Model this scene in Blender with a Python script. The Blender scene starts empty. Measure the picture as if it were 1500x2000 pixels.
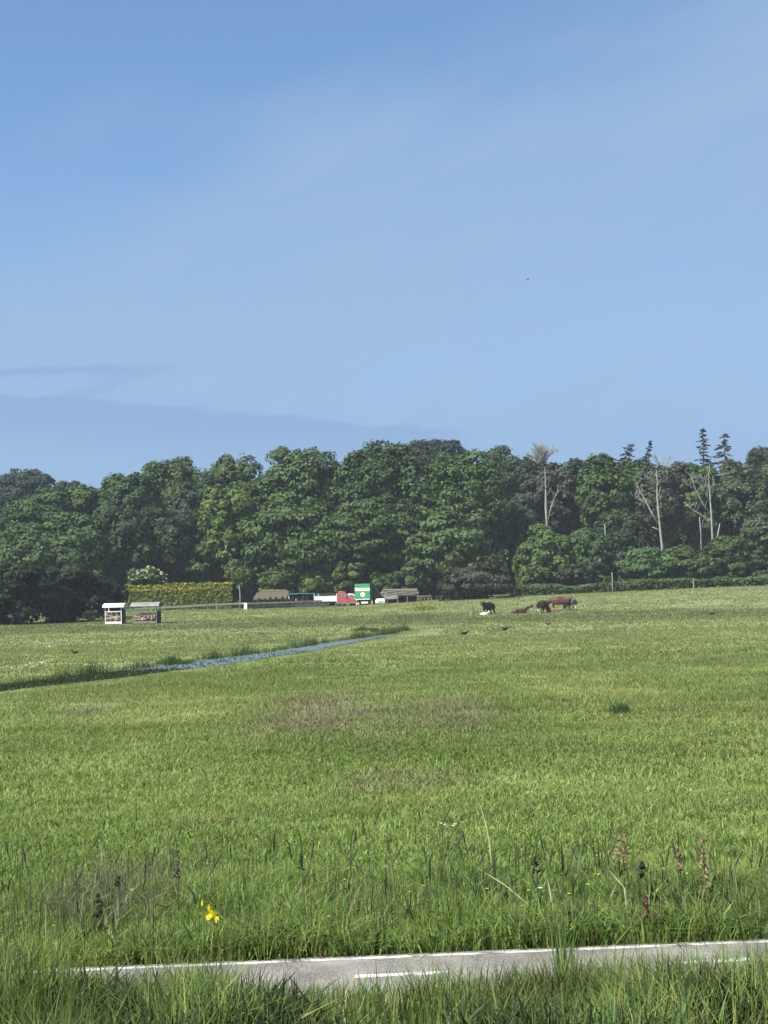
import bpy, math, random
import numpy as np
from mathutils import Vector, Matrix

R = math.radians
scene = bpy.context.scene
col = scene.collection
rng = np.random.default_rng(7)
random.seed(7)

# ------------------------------------------------------------------ camera geometry
F, CX, CY, H = 3000.0, 750.0, 1000.0, 3.2
PITCH, ROLL = math.atan(148 / 3000), R(1.5)
_fwd = np.array([0, math.cos(PITCH), math.sin(PITCH)])
_up0 = np.array([0, -math.sin(PITCH), math.cos(PITCH)])
_r0 = np.array([1.0, 0, 0])
RIGHT = math.cos(ROLL) * _r0 - math.sin(ROLL) * _up0
UP = math.cos(ROLL) * _up0 + math.sin(ROLL) * _r0


def ray(px, py):
    d = _fwd * F + RIGHT * (px - CX) - UP * (py - CY)
    return d / d[1]


def at(px, py, Y):
    d = ray(px, py)
    return Vector((d[0] * Y, Y, H + d[2] * Y))


def smooth(a, b, x):
    t = np.clip((np.asarray(x, float) - a) / (b - a), 0, 1)
    return t * t * (3 - 2 * t)


def vnoise(x, y, s, seed=0):
    x = np.asarray(x, float) / s
    y = np.asarray(y, float) / s
    xi, yi = np.floor(x), np.floor(y)
    fx, fy = x - xi, y - yi
    fx, fy = fx * fx * (3 - 2 * fx), fy * fy * (3 - 2 * fy)

    def h(a, b):
        v = np.sin(a * 127.1 + b * 311.7 + seed * 74.7) * 43758.5453
        return v - np.floor(v)
    return (h(xi, yi) * (1 - fx) + h(xi + 1, yi) * fx) * (1 - fy) + (h(xi, yi + 1) * (1 - fx) + h(xi + 1, yi + 1) * fx) * fy


# ditch centre line (world), from the near left to the far middle
DITCH = [(-40, 14), (-27, 32), (-17.6, 47.5), (-11.6, 59.5), (-8.4, 70), (-5.0, 82), (-2.2, 95), (0.6, 108), (2.6, 119), (6, 133)]


def ditch_dist(x, y):
    x = np.asarray(x, float)
    y = np.asarray(y, float)
    best = np.full(np.broadcast(x, y).shape, 1e9)
    for (ax, ay), (bx, by) in zip(DITCH[:-1], DITCH[1:]):
        dx, dy = bx - ax, by - ay
        t = np.clip(((x - ax) * dx + (y - ay) * dy) / (dx * dx + dy * dy), 0, 1)
        best = np.minimum(best, np.hypot(x - ax - t * dx, y - ay - t * dy))
    return best


def ditch_half(y):
    return .95 + .30 * smooth(60, 68, y) - .45 * smooth(66, 90, y) - .8 * smooth(86, 112, y)


def ditch_edge(x, y):
    """distance outwards from the ragged water's edge"""
    return ditch_dist(x, y) - ditch_half(y) + .6 * (vnoise(x, y, 1.9, 5) - .5) + .5 * (vnoise(x, y, .7, 6) - .5)


def base_ground(x, y):
    s = smooth(148, 215, y)
    g = s * (0.85 + 0.45 * smooth(-6, 9, x) + 0.018 * np.clip(np.asarray(x, float) - 7, 0, 90))
    g = g + 1.02 * (1 - smooth(7.6, 10.6, y))                      # railway bank under the camera
    return g


WATER_Z = -0.03


def ground(x, y):
    g = base_ground(x, y)
    far = 1 - smooth(106, 113, y)
    dd = ditch_dist(x, y)
    g = g + 0.10 * (vnoise(x, y, 9, 1) - .5) * smooth(14, 22, y) * smooth(1.6, 4.0, dd)
    g = g - 0.6 * (1 - smooth(-.22, .22, ditch_edge(x, y))) * far
    return g


def gp(px, py):
    d = ray(px, py)
    lo, hi = 5.0, None
    Y = 5.0
    while Y < 420:
        if H + d[2] * Y < float(ground(d[0] * Y, Y)):
            hi = Y
            break
        lo = Y
        Y += 0.5
    if hi is None:
        return Vector((d[0] * 230, 230, float(ground(d[0] * 230, 230))))
    for _ in range(25):
        m = (lo + hi) / 2
        if H + d[2] * m < float(ground(d[0] * m, m)):
            hi = m
        else:
            lo = m
    return Vector((d[0] * hi, hi, float(ground(d[0] * hi, hi))))


def gz(x, y):
    return float(ground(x, y))


# ------------------------------------------------------------------ materials
def new_mat(name):
    m = bpy.data.materials.new(name)
    m.use_nodes = True
    nt = m.node_tree
    b = nt.nodes['Principled BSDF']
    return m, nt, b


def noise_mat(name, c1, c2, scale=6.0, rough=.7, bump=0.0, metallic=0.0, stretch=(1, 1, 1), spec=.3):
    m, nt, b = new_mat(name)
    tc = nt.nodes.new('ShaderNodeTexCoord')
    mp = nt.nodes.new('ShaderNodeMapping')
    mp.inputs['Scale'].default_value = stretch
    nz = nt.nodes.new('ShaderNodeTexNoise')
    nz.inputs['Scale'].default_value = scale
    nz.inputs['Detail'].default_value = 6
    cr = nt.nodes.new('ShaderNodeValToRGB')
    cr.color_ramp.elements[0].position = .32
    cr.color_ramp.elements[1].position = .68
    cr.color_ramp.elements[0].color = (*c1, 1)
    cr.color_ramp.elements[1].color = (*c2, 1)
    nt.links.new(tc.outputs['Object'], mp.inputs['Vector'])
    nt.links.new(mp.outputs['Vector'], nz.inputs['Vector'])
    nt.links.new(nz.outputs['Fac'], cr.inputs['Fac'])
    nt.links.new(cr.outputs['Color'], b.inputs['Base Color'])
    b.inputs['Roughness'].default_value = rough
    b.inputs['Metallic'].default_value = metallic
    b.inputs['Specular IOR Level'].default_value = spec
    if bump:
        bp = nt.nodes.new('ShaderNodeBump')
        bp.inputs['Strength'].default_value = bump
        bp.inputs['Distance'].default_value = .05
        nt.links.new(nz.outputs['Fac'], bp.inputs['Height'])
        nt.links.new(bp.outputs['Normal'], b.inputs['Normal'])
    return m


def leaf_mat(name, trans=.25, rough=.6, spec=.11):
    """foliage: colour of each leaf comes from the mesh, some light passes through"""
    m, nt, b = new_mat(name)
    a = nt.nodes.new('ShaderNodeAttribute')
    a.attribute_name = 'col'
    nt.links.new(a.outputs['Color'], b.inputs['Base Color'])
    b.inputs['Roughness'].default_value = rough
    b.inputs['Specular IOR Level'].default_value = spec
    t = nt.nodes.new('ShaderNodeBsdfTranslucent')
    hs = nt.nodes.new('ShaderNodeMix')
    hs.data_type = 'RGBA'
    hs.blend_type = 'MULTIPLY'
    hs.inputs['Factor'].default_value = 1
    hs.inputs[7].default_value = (1.15, 1.2, .75, 1)
    nt.links.new(a.outputs['Color'], hs.inputs[6])
    nt.links.new(hs.outputs[2], t.inputs['Color'])
    mx = nt.nodes.new('ShaderNodeMixShader')
    mx.inputs[0].default_value = trans
    nt.links.new(b.outputs[0], mx.inputs[1])
    nt.links.new(t.outputs[0], mx.inputs[2])
    nt.links.new(mx.outputs[0], nt.nodes['Material Output'].inputs['Surface'])
    return m


M = {
    'leaf': leaf_mat('leaf', .18),
    'grass': leaf_mat('grass_blade', .42, .55, .12),
    'petal': leaf_mat('petal', .3, .6, .2),
    'bark': noise_mat('bark', (.05, .04, .03), (.12, .1, .08), 4, .9, .4, stretch=(3, 3, .6)),
    'deadwood': noise_mat('dead_wood', (.16, .155, .14), (.30, .295, .27), 3, .85, .3, stretch=(3, 3, .6)),
    'greywood': noise_mat('weathered_wood', (.09, .08, .068), (.24, .215, .18), 3, .85, .4, stretch=(.6, 3, 6)),
    'darkwood': noise_mat('dark_wood', (.018, .016, .014), (.05, .045, .04), 4, .8, .2),
    'brownwood': noise_mat('brown_wood', (.12, .06, .035), (.2, .11, .07), 4, .8, .2),
    'railwood': noise_mat('pale_rail', (.62, .58, .46), (.8, .77, .66), 2.5, .7, .2, stretch=(1, 1, 4)),
    'white': noise_mat('white_paint', (.48, .48, .47), (.74, .74, .73), 3, .45, .05),
    'whitemetal': noise_mat('white_sheet_metal', (.55, .55, .58), (.78, .78, .80), 3, .35, .05),
    'greymetal': noise_mat('grey_sheet_metal', (.13, .14, .137), (.22, .235, .23), 2.5, .45, .1),
    'hay': noise_mat('hay', (.19, .14, .105), (.36, .29, .235), 5, .95, .8),
    'thatch': noise_mat('mossy_roof', (.05, .047, .036), (.105, .09, .068), 3.5, .95, .6, stretch=(4, 1, .7)),
    'moss': noise_mat('moss', (.10, .10, .03), (.22, .17, .05), 5, .95, .5),
    'red': noise_mat('red_paint', (.33, .045, .045), (.42, .075, .07), 2, .35, .02, spec=.5),
    'green': noise_mat('green_paint', (.028, .20, .105), (.05, .29, .16), 2.2, .45, .02),
    'shadedgreen': noise_mat('shaded_green_side', (.018, .05, .03), (.03, .07, .045), 2, .5),
    'cream': noise_mat('cream_paint', (.58, .56, .36), (.68, .66, .45), 2, .5),
    'tarp': noise_mat('dark_tarp', (.02, .024, .03), (.05, .055, .06), 3, .6, .2),
    'bluetarp': noise_mat('blue_tarp', (.03, .13, .17), (.06, .2, .24), 3, .55, .2),
    'rubber': noise_mat('tyre_rubber', (.015, .015, .015), (.03, .03, .03), 9, .85),
    'rim': noise_mat('wheel_rim', (.3, .3, .3), (.45, .45, .45), 4, .4, metallic=.6),
    'glass': noise_mat('window_glass', (.10, .13, .16), (.18, .22, .26), 1.2, .08, spec=.8),
    'salmon': noise_mat('faded_red_paint', (.55, .25, .2), (.66, .33, .27), 5, .6),
    'blackhide': noise_mat('black_hide', (.006, .006, .007), (.018, .017, .017), 3, .6),
    'darkhide': noise_mat('dark_brown_hide', (.018, .011, .009), (.045, .026, .02), 3, .65),
    'brownhide': noise_mat('red_brown_hide', (.026, .010, .008), (.17, .062, .03), 1.2, .65),
    'greyhide': noise_mat('grey_brown_hide', (.03, .027, .025), (.09, .08, .075), 2, .65),
    'palebrown': noise_mat('light_brown_hide', (.13, .07, .045), (.20, .115, .075), 3, .7),
    'whitehide': noise_mat('white_hide', (.62, .60, .56), (.78, .76, .72), 4, .7),
    'feather': noise_mat('black_feather', (.006, .006, .007), (.014, .014, .016), 20, .5),
}

# field soil / turf under the blades
m, nt, b = new_mat('turf')
a = nt.nodes.new('ShaderNodeAttribute')
a.attribute_name = 'col'
tc = nt.nodes.new('ShaderNodeTexCoord')
nz = nt.nodes.new('ShaderNodeTexNoise')
nz.inputs['Scale'].default_value = 1.6
nz.inputs['Detail'].default_value = 9
nz.inputs['Roughness'].default_value = .7
mr = nt.nodes.new('ShaderNodeMapRange')
mr.inputs['From Min'].default_value = .3
mr.inputs['From Max'].default_value = .7
mr.inputs['To Min'].default_value = .7
mr.inputs['To Max'].default_value = 1.25
mx = nt.nodes.new('ShaderNodeVectorMath')
mx.operation = 'SCALE'
nt.links.new(tc.outputs['Object'], nz.inputs['Vector'])
nt.links.new(nz.outputs['Fac'], mr.inputs['Value'])
nt.links.new(a.outputs['Color'], mx.inputs[0])
nt.links.new(mr.outputs[0], mx.inputs['Scale'])
nt.links.new(mx.outputs[0], b.inputs['Base Color'])
b.inputs['Roughness'].default_value = .95
b.inputs['Specular IOR Level'].default_value = .1
M['turf'] = m

# asphalt
m, nt, b = new_mat('asphalt')
tc = nt.nodes.new('ShaderNodeTexCoord')
n1 = nt.nodes.new('ShaderNodeTexNoise')
n1.inputs['Scale'].default_value = 45
n1.inputs['Detail'].default_value = 3
n2 = nt.nodes.new('ShaderNodeTexNoise')
n2.inputs['Scale'].default_value = 1.7
n2.inputs['Detail'].default_value = 5
ad = nt.nodes.new('ShaderNodeMath')
ad.operation = 'ADD'
cr = nt.nodes.new('ShaderNodeValToRGB')
cr.color_ramp.elements[0].position = .75
cr.color_ramp.elements[0].color = (.085, .082, .075, 1)
cr.color_ramp.elements[1].position = 1.2
cr.color_ramp.elements[1].color = (.235, .222, .20, 1)
nt.links.new(tc.outputs['Object'], n1.inputs['Vector'])
nt.links.new(tc.outputs['Object'], n2.inputs['Vector'])
nt.links.new(n1.outputs['Fac'], ad.inputs[0])
nt.links.new(n2.outputs['Fac'], ad.inputs[1])
sc_ = nt.nodes.new('ShaderNodeMath')
sc_.operation = 'MULTIPLY'
sc_.inputs[1].default_value = .8
nt.links.new(ad.outputs[0], sc_.inputs[0])
cr.color_ramp.elements[0].position = .62
cr.color_ramp.elements[1].position = .98
nt.links.new(sc_.outputs[0], cr.inputs['Fac'])
nt.links.new(cr.outputs['Color'], b.inputs['Base Color'])
b.inputs['Roughness'].default_value = .9
bp = nt.nodes.new('ShaderNodeBump')
bp.inputs['Strength'].default_value = .5
bp.inputs['Distance'].default_value = .01
nt.links.new(n1.outputs['Fac'], bp.inputs['Height'])
nt.links.new(bp.outputs['Normal'], b.inputs['Normal'])
M['asphalt'] = m
M['roadpaint'] = noise_mat('road_paint', (.15, .145, .135), (.68, .68, .65), 5, .6, .1)

# ditch water
m, nt, b = new_mat('ditch_water')
b.inputs['Base Color'].default_value = (.11, .14, .155, 1)
b.inputs['Roughness'].default_value = .25
b.inputs['IOR'].default_value = 1.33
b.inputs['Specular IOR Level'].default_value = .5
tc = nt.nodes.new('ShaderNodeTexCoord')
nz = nt.nodes.new('ShaderNodeTexNoise')
nz.inputs['Scale'].default_value = 6
nz.inputs['Detail'].default_value = 3
bp = nt.nodes.new('ShaderNodeBump')
bp.inputs['Strength'].default_value = 1.0
bp.inputs['Distance'].default_value = .16
nt.links.new(tc.outputs['Object'], nz.inputs['Vector'])
nt.links.new(nz.outputs['Fac'], bp.inputs['Height'])
nt.links.new(bp.outputs['Normal'], b.inputs['Normal'])
M['water'] = m


# ------------------------------------------------------------------ object helpers
def tag(o, label=None, cat=None, group=None, kind=None):
    if label:
        o['label'] = label
    if cat:
        o['category'] = cat
    if group:
        o['group'] = group
    if kind:
        o['kind'] = kind
    return o


def thing(name, label, cat, loc=(0, 0, 0), rz=0, group=None):
    o = bpy.data.objects.new(name, None)
    o.empty_display_size = .3
    col.objects.link(o)
    o.location = loc
    o.rotation_euler = (0, 0, rz)
    return tag(o, label, cat, group)


def link_mesh(name, me, mat, parent=None, loc=None):
    o = bpy.data.objects.new(name, me)
    col.objects.link(o)
    if mat is not None:
        me.materials.append(mat)
    if parent is not None:
        o.parent = parent
    if loc is not None:
        o.location = loc
    return o


def mesh_np(name, V, Fc, mat, parent=None, cols=None, loc=None, smooth_=False):
    V = np.ascontiguousarray(V, dtype=np.float32)
    Fc = np.ascontiguousarray(Fc, dtype=np.int32)
    k = Fc.shape[1]
    me = bpy.data.meshes.new(name)
    me.vertices.add(len(V))
    me.vertices.foreach_set('co', V.ravel())
    me.loops.add(Fc.size)
    me.loops.foreach_set('vertex_index', Fc.ravel())
    me.polygons.add(len(Fc))
    me.polygons.foreach_set('loop_start', np.arange(0, Fc.size, k, dtype=np.int32))
    if smooth_:
        me.polygons.foreach_set('use_smooth', np.ones(len(Fc), dtype=bool))
    if cols is not None:
        at_ = me.attributes.new('col', 'FLOAT_COLOR', 'POINT')
        c4 = np.ones((len(V), 4), dtype=np.float32)
        c4[:, :3] = cols
        at_.data.foreach_set('color', c4.ravel())
    me.update(calc_edges=True)
    return link_mesh(name, me, mat, parent, loc)


class MB:
    """collects boxes, bars, tubes and prisms into one mesh"""

    def __init__(s):
        s.v, s.f = [], []

    def add(s, vs, fs):
        n = len(s.v)
        s.v += [tuple(map(float, v)) for v in vs]
        s.f += [tuple(i + n for i in f) for f in fs]
        return s

    def box(s, c, d, rot=None):
        hx, hy, hz = d[0] / 2, d[1] / 2, d[2] / 2
        vs = [Vector((x, y, z)) for x in (-hx, hx) for y in (-hy, hy) for z in (-hz, hz)]
        if rot is not None:
            vs = [rot @ v for v in vs]
        return s.add([v + Vector(c) for v in vs], [(0, 1, 3, 2), (4, 6, 7, 5), (0, 4, 5, 1), (2, 3, 7, 6), (0, 2, 6, 4), (1, 5, 7, 3)])

    def tube(s, pts, rads, n=7, caps=True):
        pts = [Vector(p) for p in pts]
        rings = []
        for i, p in enumerate(pts):
            d = (pts[min(i + 1, len(pts) - 1)] - pts[max(i - 1, 0)]).normalized()
            a = d.cross(Vector((0, 1, 0)))
            if a.length < .05:
                a = d.cross(Vector((1, 0, 0)))
            a.normalize()
            b_ = d.cross(a)
            rings.append([p + (a * math.cos(2 * math.pi * k / n) + b_ * math.sin(2 * math.pi * k / n)) * rads[i] for k in range(n)])
        vs = [v for r_ in rings for v in r_]
        fs = []
        for i in range(len(pts) - 1):
            for k in range(n):
                k2 = (k + 1) % n
                fs.append((i * n + k, i * n + k2, (i + 1) * n + k2, (i + 1) * n + k))
        if caps:
            fs.append(tuple(range(n))[::-1])
            fs.append(tuple((len(pts) - 1) * n + k for k in range(n)))
        return s.add(vs, fs)

    def prism(s, prof, y0, y1):
        """profile in x-z pushed along y"""
        n = len(prof)
        vs = [(x, y0, z) for x, z in prof] + [(x, y1, z) for x, z in prof]
        fs = [(i, (i + 1) % n, n + (i + 1) % n, n + i) for i in range(n)]
        fs += [tuple(range(n))[::-1], tuple(range(n, 2 * n))]
        return s.add(vs, fs)

    def prism_x(s, prof, x0, x1):
        """profile in y-z pushed along x"""
        n = len(prof)
        vs = [(x0, y, z) for y, z in prof] + [(x1, y, z) for y, z in prof]
        fs = [(i, (i + 1) % n, n + (i + 1) % n, n + i) for i in range(n)]
        fs += [tuple(range(n))[::-1], tuple(range(n, 2 * n))]
        return s.add(vs, fs)

    def ellipsoid(s, c, r, nu=12, nv=8, bump=0.0):
        vs, fs = [], []
        for j in range(nv + 1):
            th = math.pi * j / nv
            for i in range(nu):
                ph = 2 * math.pi * i / nu
                k = 1 + bump * (random.random() - .5)
                vs.append((c[0] + r[0] * k * math.sin(th) * math.cos(ph), c[1] + r[1] * k * math.sin(th) * math.sin(ph), c[2] + r[2] * k * math.cos(th)))
        for j in range(nv):
            for i in range(nu):
                i2 = (i + 1) % nu
                fs.append((j * nu + i, (j + 1) * nu + i, (j + 1) * nu + i2, j * nu + i2))
        return s.add(vs, fs)

    def build(s, name, mat, parent=None, loc=None, bevel=0, sm=False):
        me = bpy.data.meshes.new(name)
        me.from_pydata(s.v, [], s.f)
        import bmesh
        bm = bmesh.new()
        bm.from_mesh(me)
        bmesh.ops.recalc_face_normals(bm, faces=bm.faces)
        bm.to_mesh(me)
        bm.free()
        if sm:
            for p in me.polygons:
                p.use_smooth = True
        o = link_mesh(name, me, mat, parent, loc)
        if bevel:
            md = o.modifiers.new('Bevel', 'BEVEL')
            md.width = bevel
            md.segments = 2
            md.limit_method = 'ANGLE'
            md.angle_limit = R(35)
        return o


def copy_thing(src, loc, rz=None, scale=None):
    c = src.copy()
    col.objects.link(c)
    c.location = loc
    if rz is not None:
        c.rotation_euler = (0, 0, rz)
    if scale is not None:
        c.scale = (scale,) * 3
    for ch in list(src.children):
        d = ch.copy()
        col.objects.link(d)
        d.parent = c
        for g in ch.children:
            e = g.copy()
            col.objects.link(e)
            e.parent = d
    return c


# ------------------------------------------------------------------ leaves and blades (numpy)
def unit(a):
    return a / np.maximum(np.linalg.norm(a, axis=1, keepdims=True), 1e-9)


def rdirs(n):
    return unit(rng.normal(size=(n, 3)))


def leaf_quads(P, N, size, aspect=1.5):
    """one pointed leaf-spray face per point"""
    n = len(P)
    t = unit(np.cross(N, rdirs(n)))
    b_ = np.cross(N, t)
    s = size.reshape(-1, 1)
    a, c = t * s * .5 * aspect, b_ * s * .5
    bend = N * s * .18
    V = np.stack([P - a - bend, P - c * 1.0 + a * .1, P + a - bend, P + c * 1.0 + a * .1], 1).reshape(-1, 3)
    Fq = np.arange(n * 4).reshape(-1, 4)
    return V, Fq


def blades(X, Y, Z, h, w, lean, cols, seg=2):
    """grass blades: seg 2 = bent five-point blade, seg 1 = single triangle"""
    n = len(X)
    th = rng.uniform(0, 2 * math.pi, n)
    tx, ty = np.cos(th), np.sin(th)
    ph = rng.uniform(0, 2 * math.pi, n)
    lx, ly = np.cos(ph) * lean * h, np.sin(ph) * lean * h
    hw = w / 2
    b0 = np.stack([X - tx * hw, Y - ty * hw, Z - .02], 1)
    b1 = np.stack([X + tx * hw, Y + ty * hw, Z - .02], 1)
    if seg == 1:
        tip = np.stack([X + lx, Y + ly, Z + h], 1)
        V = np.stack([b0, b1, tip], 1).reshape(-1, 3)
        Fc = np.arange(n * 3).reshape(-1, 3)
        C = np.repeat(cols, 3, 0)
        return V, Fc, C
    k = .55
    m0 = np.stack([X - tx * hw * .8 + lx * .3, Y - ty * hw * .8 + ly * .3, Z + h * k], 1)
    m1 = np.stack([X + tx * hw * .8 + lx * .3, Y + ty * hw * .8 + ly * .3, Z + h * k], 1)
    tip = np.stack([X + lx, Y + ly, Z + h * (1 - .25 * np.minimum(lean, 1))], 1)
    V = np.stack([b0, b1, m0, m1, tip], 1).reshape(-1, 3)
    i = np.arange(n) * 5
    Fc = np.concatenate([np.stack([i, i + 1, i + 3], 1), np.stack([i, i + 3, i + 2], 1), np.stack([i + 2, i + 3, i + 4], 1)])
    C = np.repeat(cols, 5, 0)
    return V, Fc, C


# ------------------------------------------------------------------ colours of the field
BROWN = []      # patches of reddish-brown seeding grass: centre, half width, half depth
for px, py, hw, hh, st in ((625, 1385, 95, 40, .8), (890, 1392, 75, 32, .6), (790, 1528, 150, 20, .6), (740, 1400, 230, 40, .35), (175, 1385, 60, 14, .5),
                           (430, 1610, 80, 16, .3), (700, 1560, 60, 20, .2)):
    c = gp(px, py)
    n_, f_ = gp(px, py + hh), gp(px, py - hh)
    BROWN.append((c.x, c.y, hw * c.y / F * 1.15, (f_.y - n_.y) / 2 * 1.2, st * .85))


def field_col(x, y):
    x = np.asarray(x, float)
    y = np.asarray(y, float)
    n1 = vnoise(x * 1.0, y * .55, 6, 11)
    n2 = vnoise(x, y * .7, 1.7, 12)
    n3 = vnoise(x * .5, y, 22, 13)
    n4 = vnoise(x, y, 3.2, 14)
    t = np.clip(.52 + (n1 - .5) * .6 + (n2 - .5) * .6 + (n3 - .5) * .6 + (n4 - .5) * .4, 0, 1)[..., None]
    streaks = .12 * smooth(.64, .84, vnoise(x * .45, y, 3.6, 16))[..., None]
    dark = np.array([.142, .190, .056])
    lite = np.array([.240, .276, .100])
    c = (dark * (1 - t) + lite * t) * (1 - streaks)
    c = c * (1 - (1 - smooth(15, 45, y))[..., None] * np.array([.07, -.06, .10]))
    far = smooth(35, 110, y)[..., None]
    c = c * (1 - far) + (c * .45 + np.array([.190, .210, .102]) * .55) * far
    # darker band across the far field
    wob = 14 * (vnoise(x, y * 0, 30, 21) - .5)
    band = smooth(122, 134, y + wob) * (1 - smooth(158, 172, y + wob))
    c = c * (1 - .30 * band[..., None])
    strip = smooth(172, 182, y + wob) * (1 - smooth(196, 215, y))
    c = c * (1 - .10 * strip[..., None])  # far strip darkened in its colour for shade between the blades
    for bx, by, rx, ry, st in BROWN:
        d = np.hypot((x - bx) / rx, (y - by) / ry) + .7 * (vnoise(x, y, .6, 31) - .5)
        w = (st * (1 - smooth(.4, 1.15, d)))[..., None]
        c = c * (1 - w) + np.array([.20, .185, .118]) * w
    # dark green along the ditch
    w = (.45 * (1 - smooth(1.2, 2.6, ditch_dist(x, y))))[..., None] * (1 - smooth(108, 118, y))[..., None]
    c = c * (1 - w) + np.array([.035, .07, .02]) * w
    return c


# ------------------------------------------------------------------ ground sheet
xs = np.concatenate([-np.geomspace(2500, 45, 26)[:-1], np.arange(-45, -24, 1.0), np.arange(-24, 10, .3), np.arange(10, 60, 1.2), np.geomspace(60, 2500, 26)])
ys = np.concatenate([np.linspace(-60, 3, 14), np.arange(4, 18, .35), np.arange(18, 45, .7), np.arange(45, 136, .55), np.arange(136, 240, 2.0), np.geomspace(240, 4000, 26)])
XX, YY = np.meshgrid(xs, ys)
ZZ = ground(XX, YY)
ny, nx = XX.shape
V = np.stack([XX, YY, ZZ], -1).reshape(-1, 3)
ii = (np.arange(ny - 1)[:, None] * nx + np.arange(nx - 1)[None, :]).ravel()
Fq = np.stack([ii, ii + 1, ii + nx + 1, ii + nx], 1)
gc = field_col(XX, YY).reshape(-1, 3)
nearm = (.62 + .38 * smooth(20, 80, V[:, 1]))[:, None]     # ground colour darker towards the near end
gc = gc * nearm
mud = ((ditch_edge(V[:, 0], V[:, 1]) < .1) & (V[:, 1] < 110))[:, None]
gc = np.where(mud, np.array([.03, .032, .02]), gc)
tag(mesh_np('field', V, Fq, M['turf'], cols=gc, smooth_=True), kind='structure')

# ditch water ribbon
wv, wf = [], []
pts = [Vector((x, y, 0)) for x, y in DITCH]
for i, p in enumerate(pts):
    d = (pts[min(i + 1, len(pts) - 1)] - pts[max(i - 1, 0)]).normalized()
    nrm = Vector((d.y, -d.x, 0))
    wv += [p + nrm * 1.62 + Vector((0, 0, WATER_Z)), p - nrm * 1.62 + Vector((0, 0, WATER_Z))]
    if i:
        k = 2 * i
        wf.append((k - 2, k - 1, k + 1, k))
me = bpy.data.meshes.new('ditch_water')
me.from_pydata([tuple(v) for v in wv], [], wf)
tag(link_mesh('ditch_water', me, M['water']), kind='structure')

# cycle path with its painted lines
pl, pr = gp(0, 1911), gp(1500, 1848)
dirp = Vector((pr.x - pl.x, pr.y - pl.y, 0)).normalized()
nrmp = Vector((dirp.y, -dirp.x, 0))          # towards the camera
mid = Vector(((pl.x + pr.x) / 2, (pl.y + pr.y) / 2, 0))


def strip(s0, s1, w0, w1, z, step=1.0):
    vs, fs = [], []
    n = max(1, int((s1 - s0) / step))
    for i in range(n + 1):
        s = s0 + (s1 - s0) * i / n
        a_ = mid + dirp * s + nrmp * w0
        b_ = mid + dirp * s + nrmp * w1
        vs += [(a_.x, a_.y, z), (b_.x, b_.y, z)]
        if i:
            k = 2 * i
            fs.append((k - 2, k - 1, k + 1, k))
    return vs, fs


def slab(name, s0, s1, w0, w1, z, mat, parent=None, th=.06):
    vs, fs = strip(s0, s1, w0, w1, z)
    n = len(vs)
    vs2 = vs + [(x, y, zz - th) for x, y, zz in vs]
    k = n // 2 - 1
    fs2 = list(fs)
    for i in range(k):
        a_ = 2 * i
        fs2.append((a_, a_ + 2, n + a_ + 2, n + a_))
        fs2.append((a_ + 3, a_ + 1, n + a_ + 1, n + a_ + 3))
    me_ = bpy.data.meshes.new(name)
    me_.from_pydata(vs2, [], fs2)
    return link_mesh(name, me_, mat, parent)


PATH_Z = .05
path = tag(slab('cycle_path', -60, 60, -.06, 2.0, PATH_Z, M['asphalt']), kind='structure')
slab('edge_line', -60, 60, .012, .075, PATH_Z + .004, M['roadpaint'], path, .003)
slab('edge_line', -60, 60, 1.86, 1.945, PATH_Z + .004, M['roadpaint'], path, .003)
dash0 = gp(690, 1914)
s_d = (Vector((dash0.x, dash0.y, 0)) - mid).dot(dirp)
for k in range(-8, 9):
    slab('centre_dash', s_d + k * 2.7 + .0, s_d + k * 2.7 + .78, .60, .69, PATH_Z + .004, M['roadpaint'], path, .003)


def on_path(x, y, pad=.0):
    s = (x - mid.x) * nrmp.x + (y - mid.y) * nrmp.y
    return (s > -.06 - pad) & (s < 2.0 + pad)


# ------------------------------------------------------------------ meadow grass
def scatter(y0, y1, dens, margin=3.0):
    wmax = .27 * y1 + margin
    n = int(dens * 2 * wmax * (y1 - y0))
    x = rng.uniform(-wmax, wmax, n)
    y = rng.uniform(y0, y1, n)
    keep = np.abs(x) < .27 * y + margin
    return x[keep], y[keep]


VV, FF, CC = [], [], []
off = 0


def push(v, f, c):
    global off
    VV.append(v)
    FF.append(f + off)
    CC.append(c)
    off += len(v)


def flush(name, label=None, mat='grass'):
    global VV, FF, CC, off
    o = mesh_np(name, np.concatenate(VV), np.concatenate(FF), M[mat], cols=np.concatenate(CC))
    tag(o, label, 'grass', kind='stuff')
    VV, FF, CC, off = [], [], [], 0
    return o


def jitter(c, n, amt=.25, dry=.04):
    c = c * (1 + amt * rng.normal(size=(n, 1))).clip(.45, 1.8)
    c[:, 0] *= (1 + .12 * rng.normal(size=n)).clip(.7, 1.4)
    d = rng.random(n) < dry
    c[d] = np.array([.27, .25, .12]) * rng.uniform(.7, 1.2, (d.sum(), 1))
    return c.clip(.005, .6)


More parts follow.
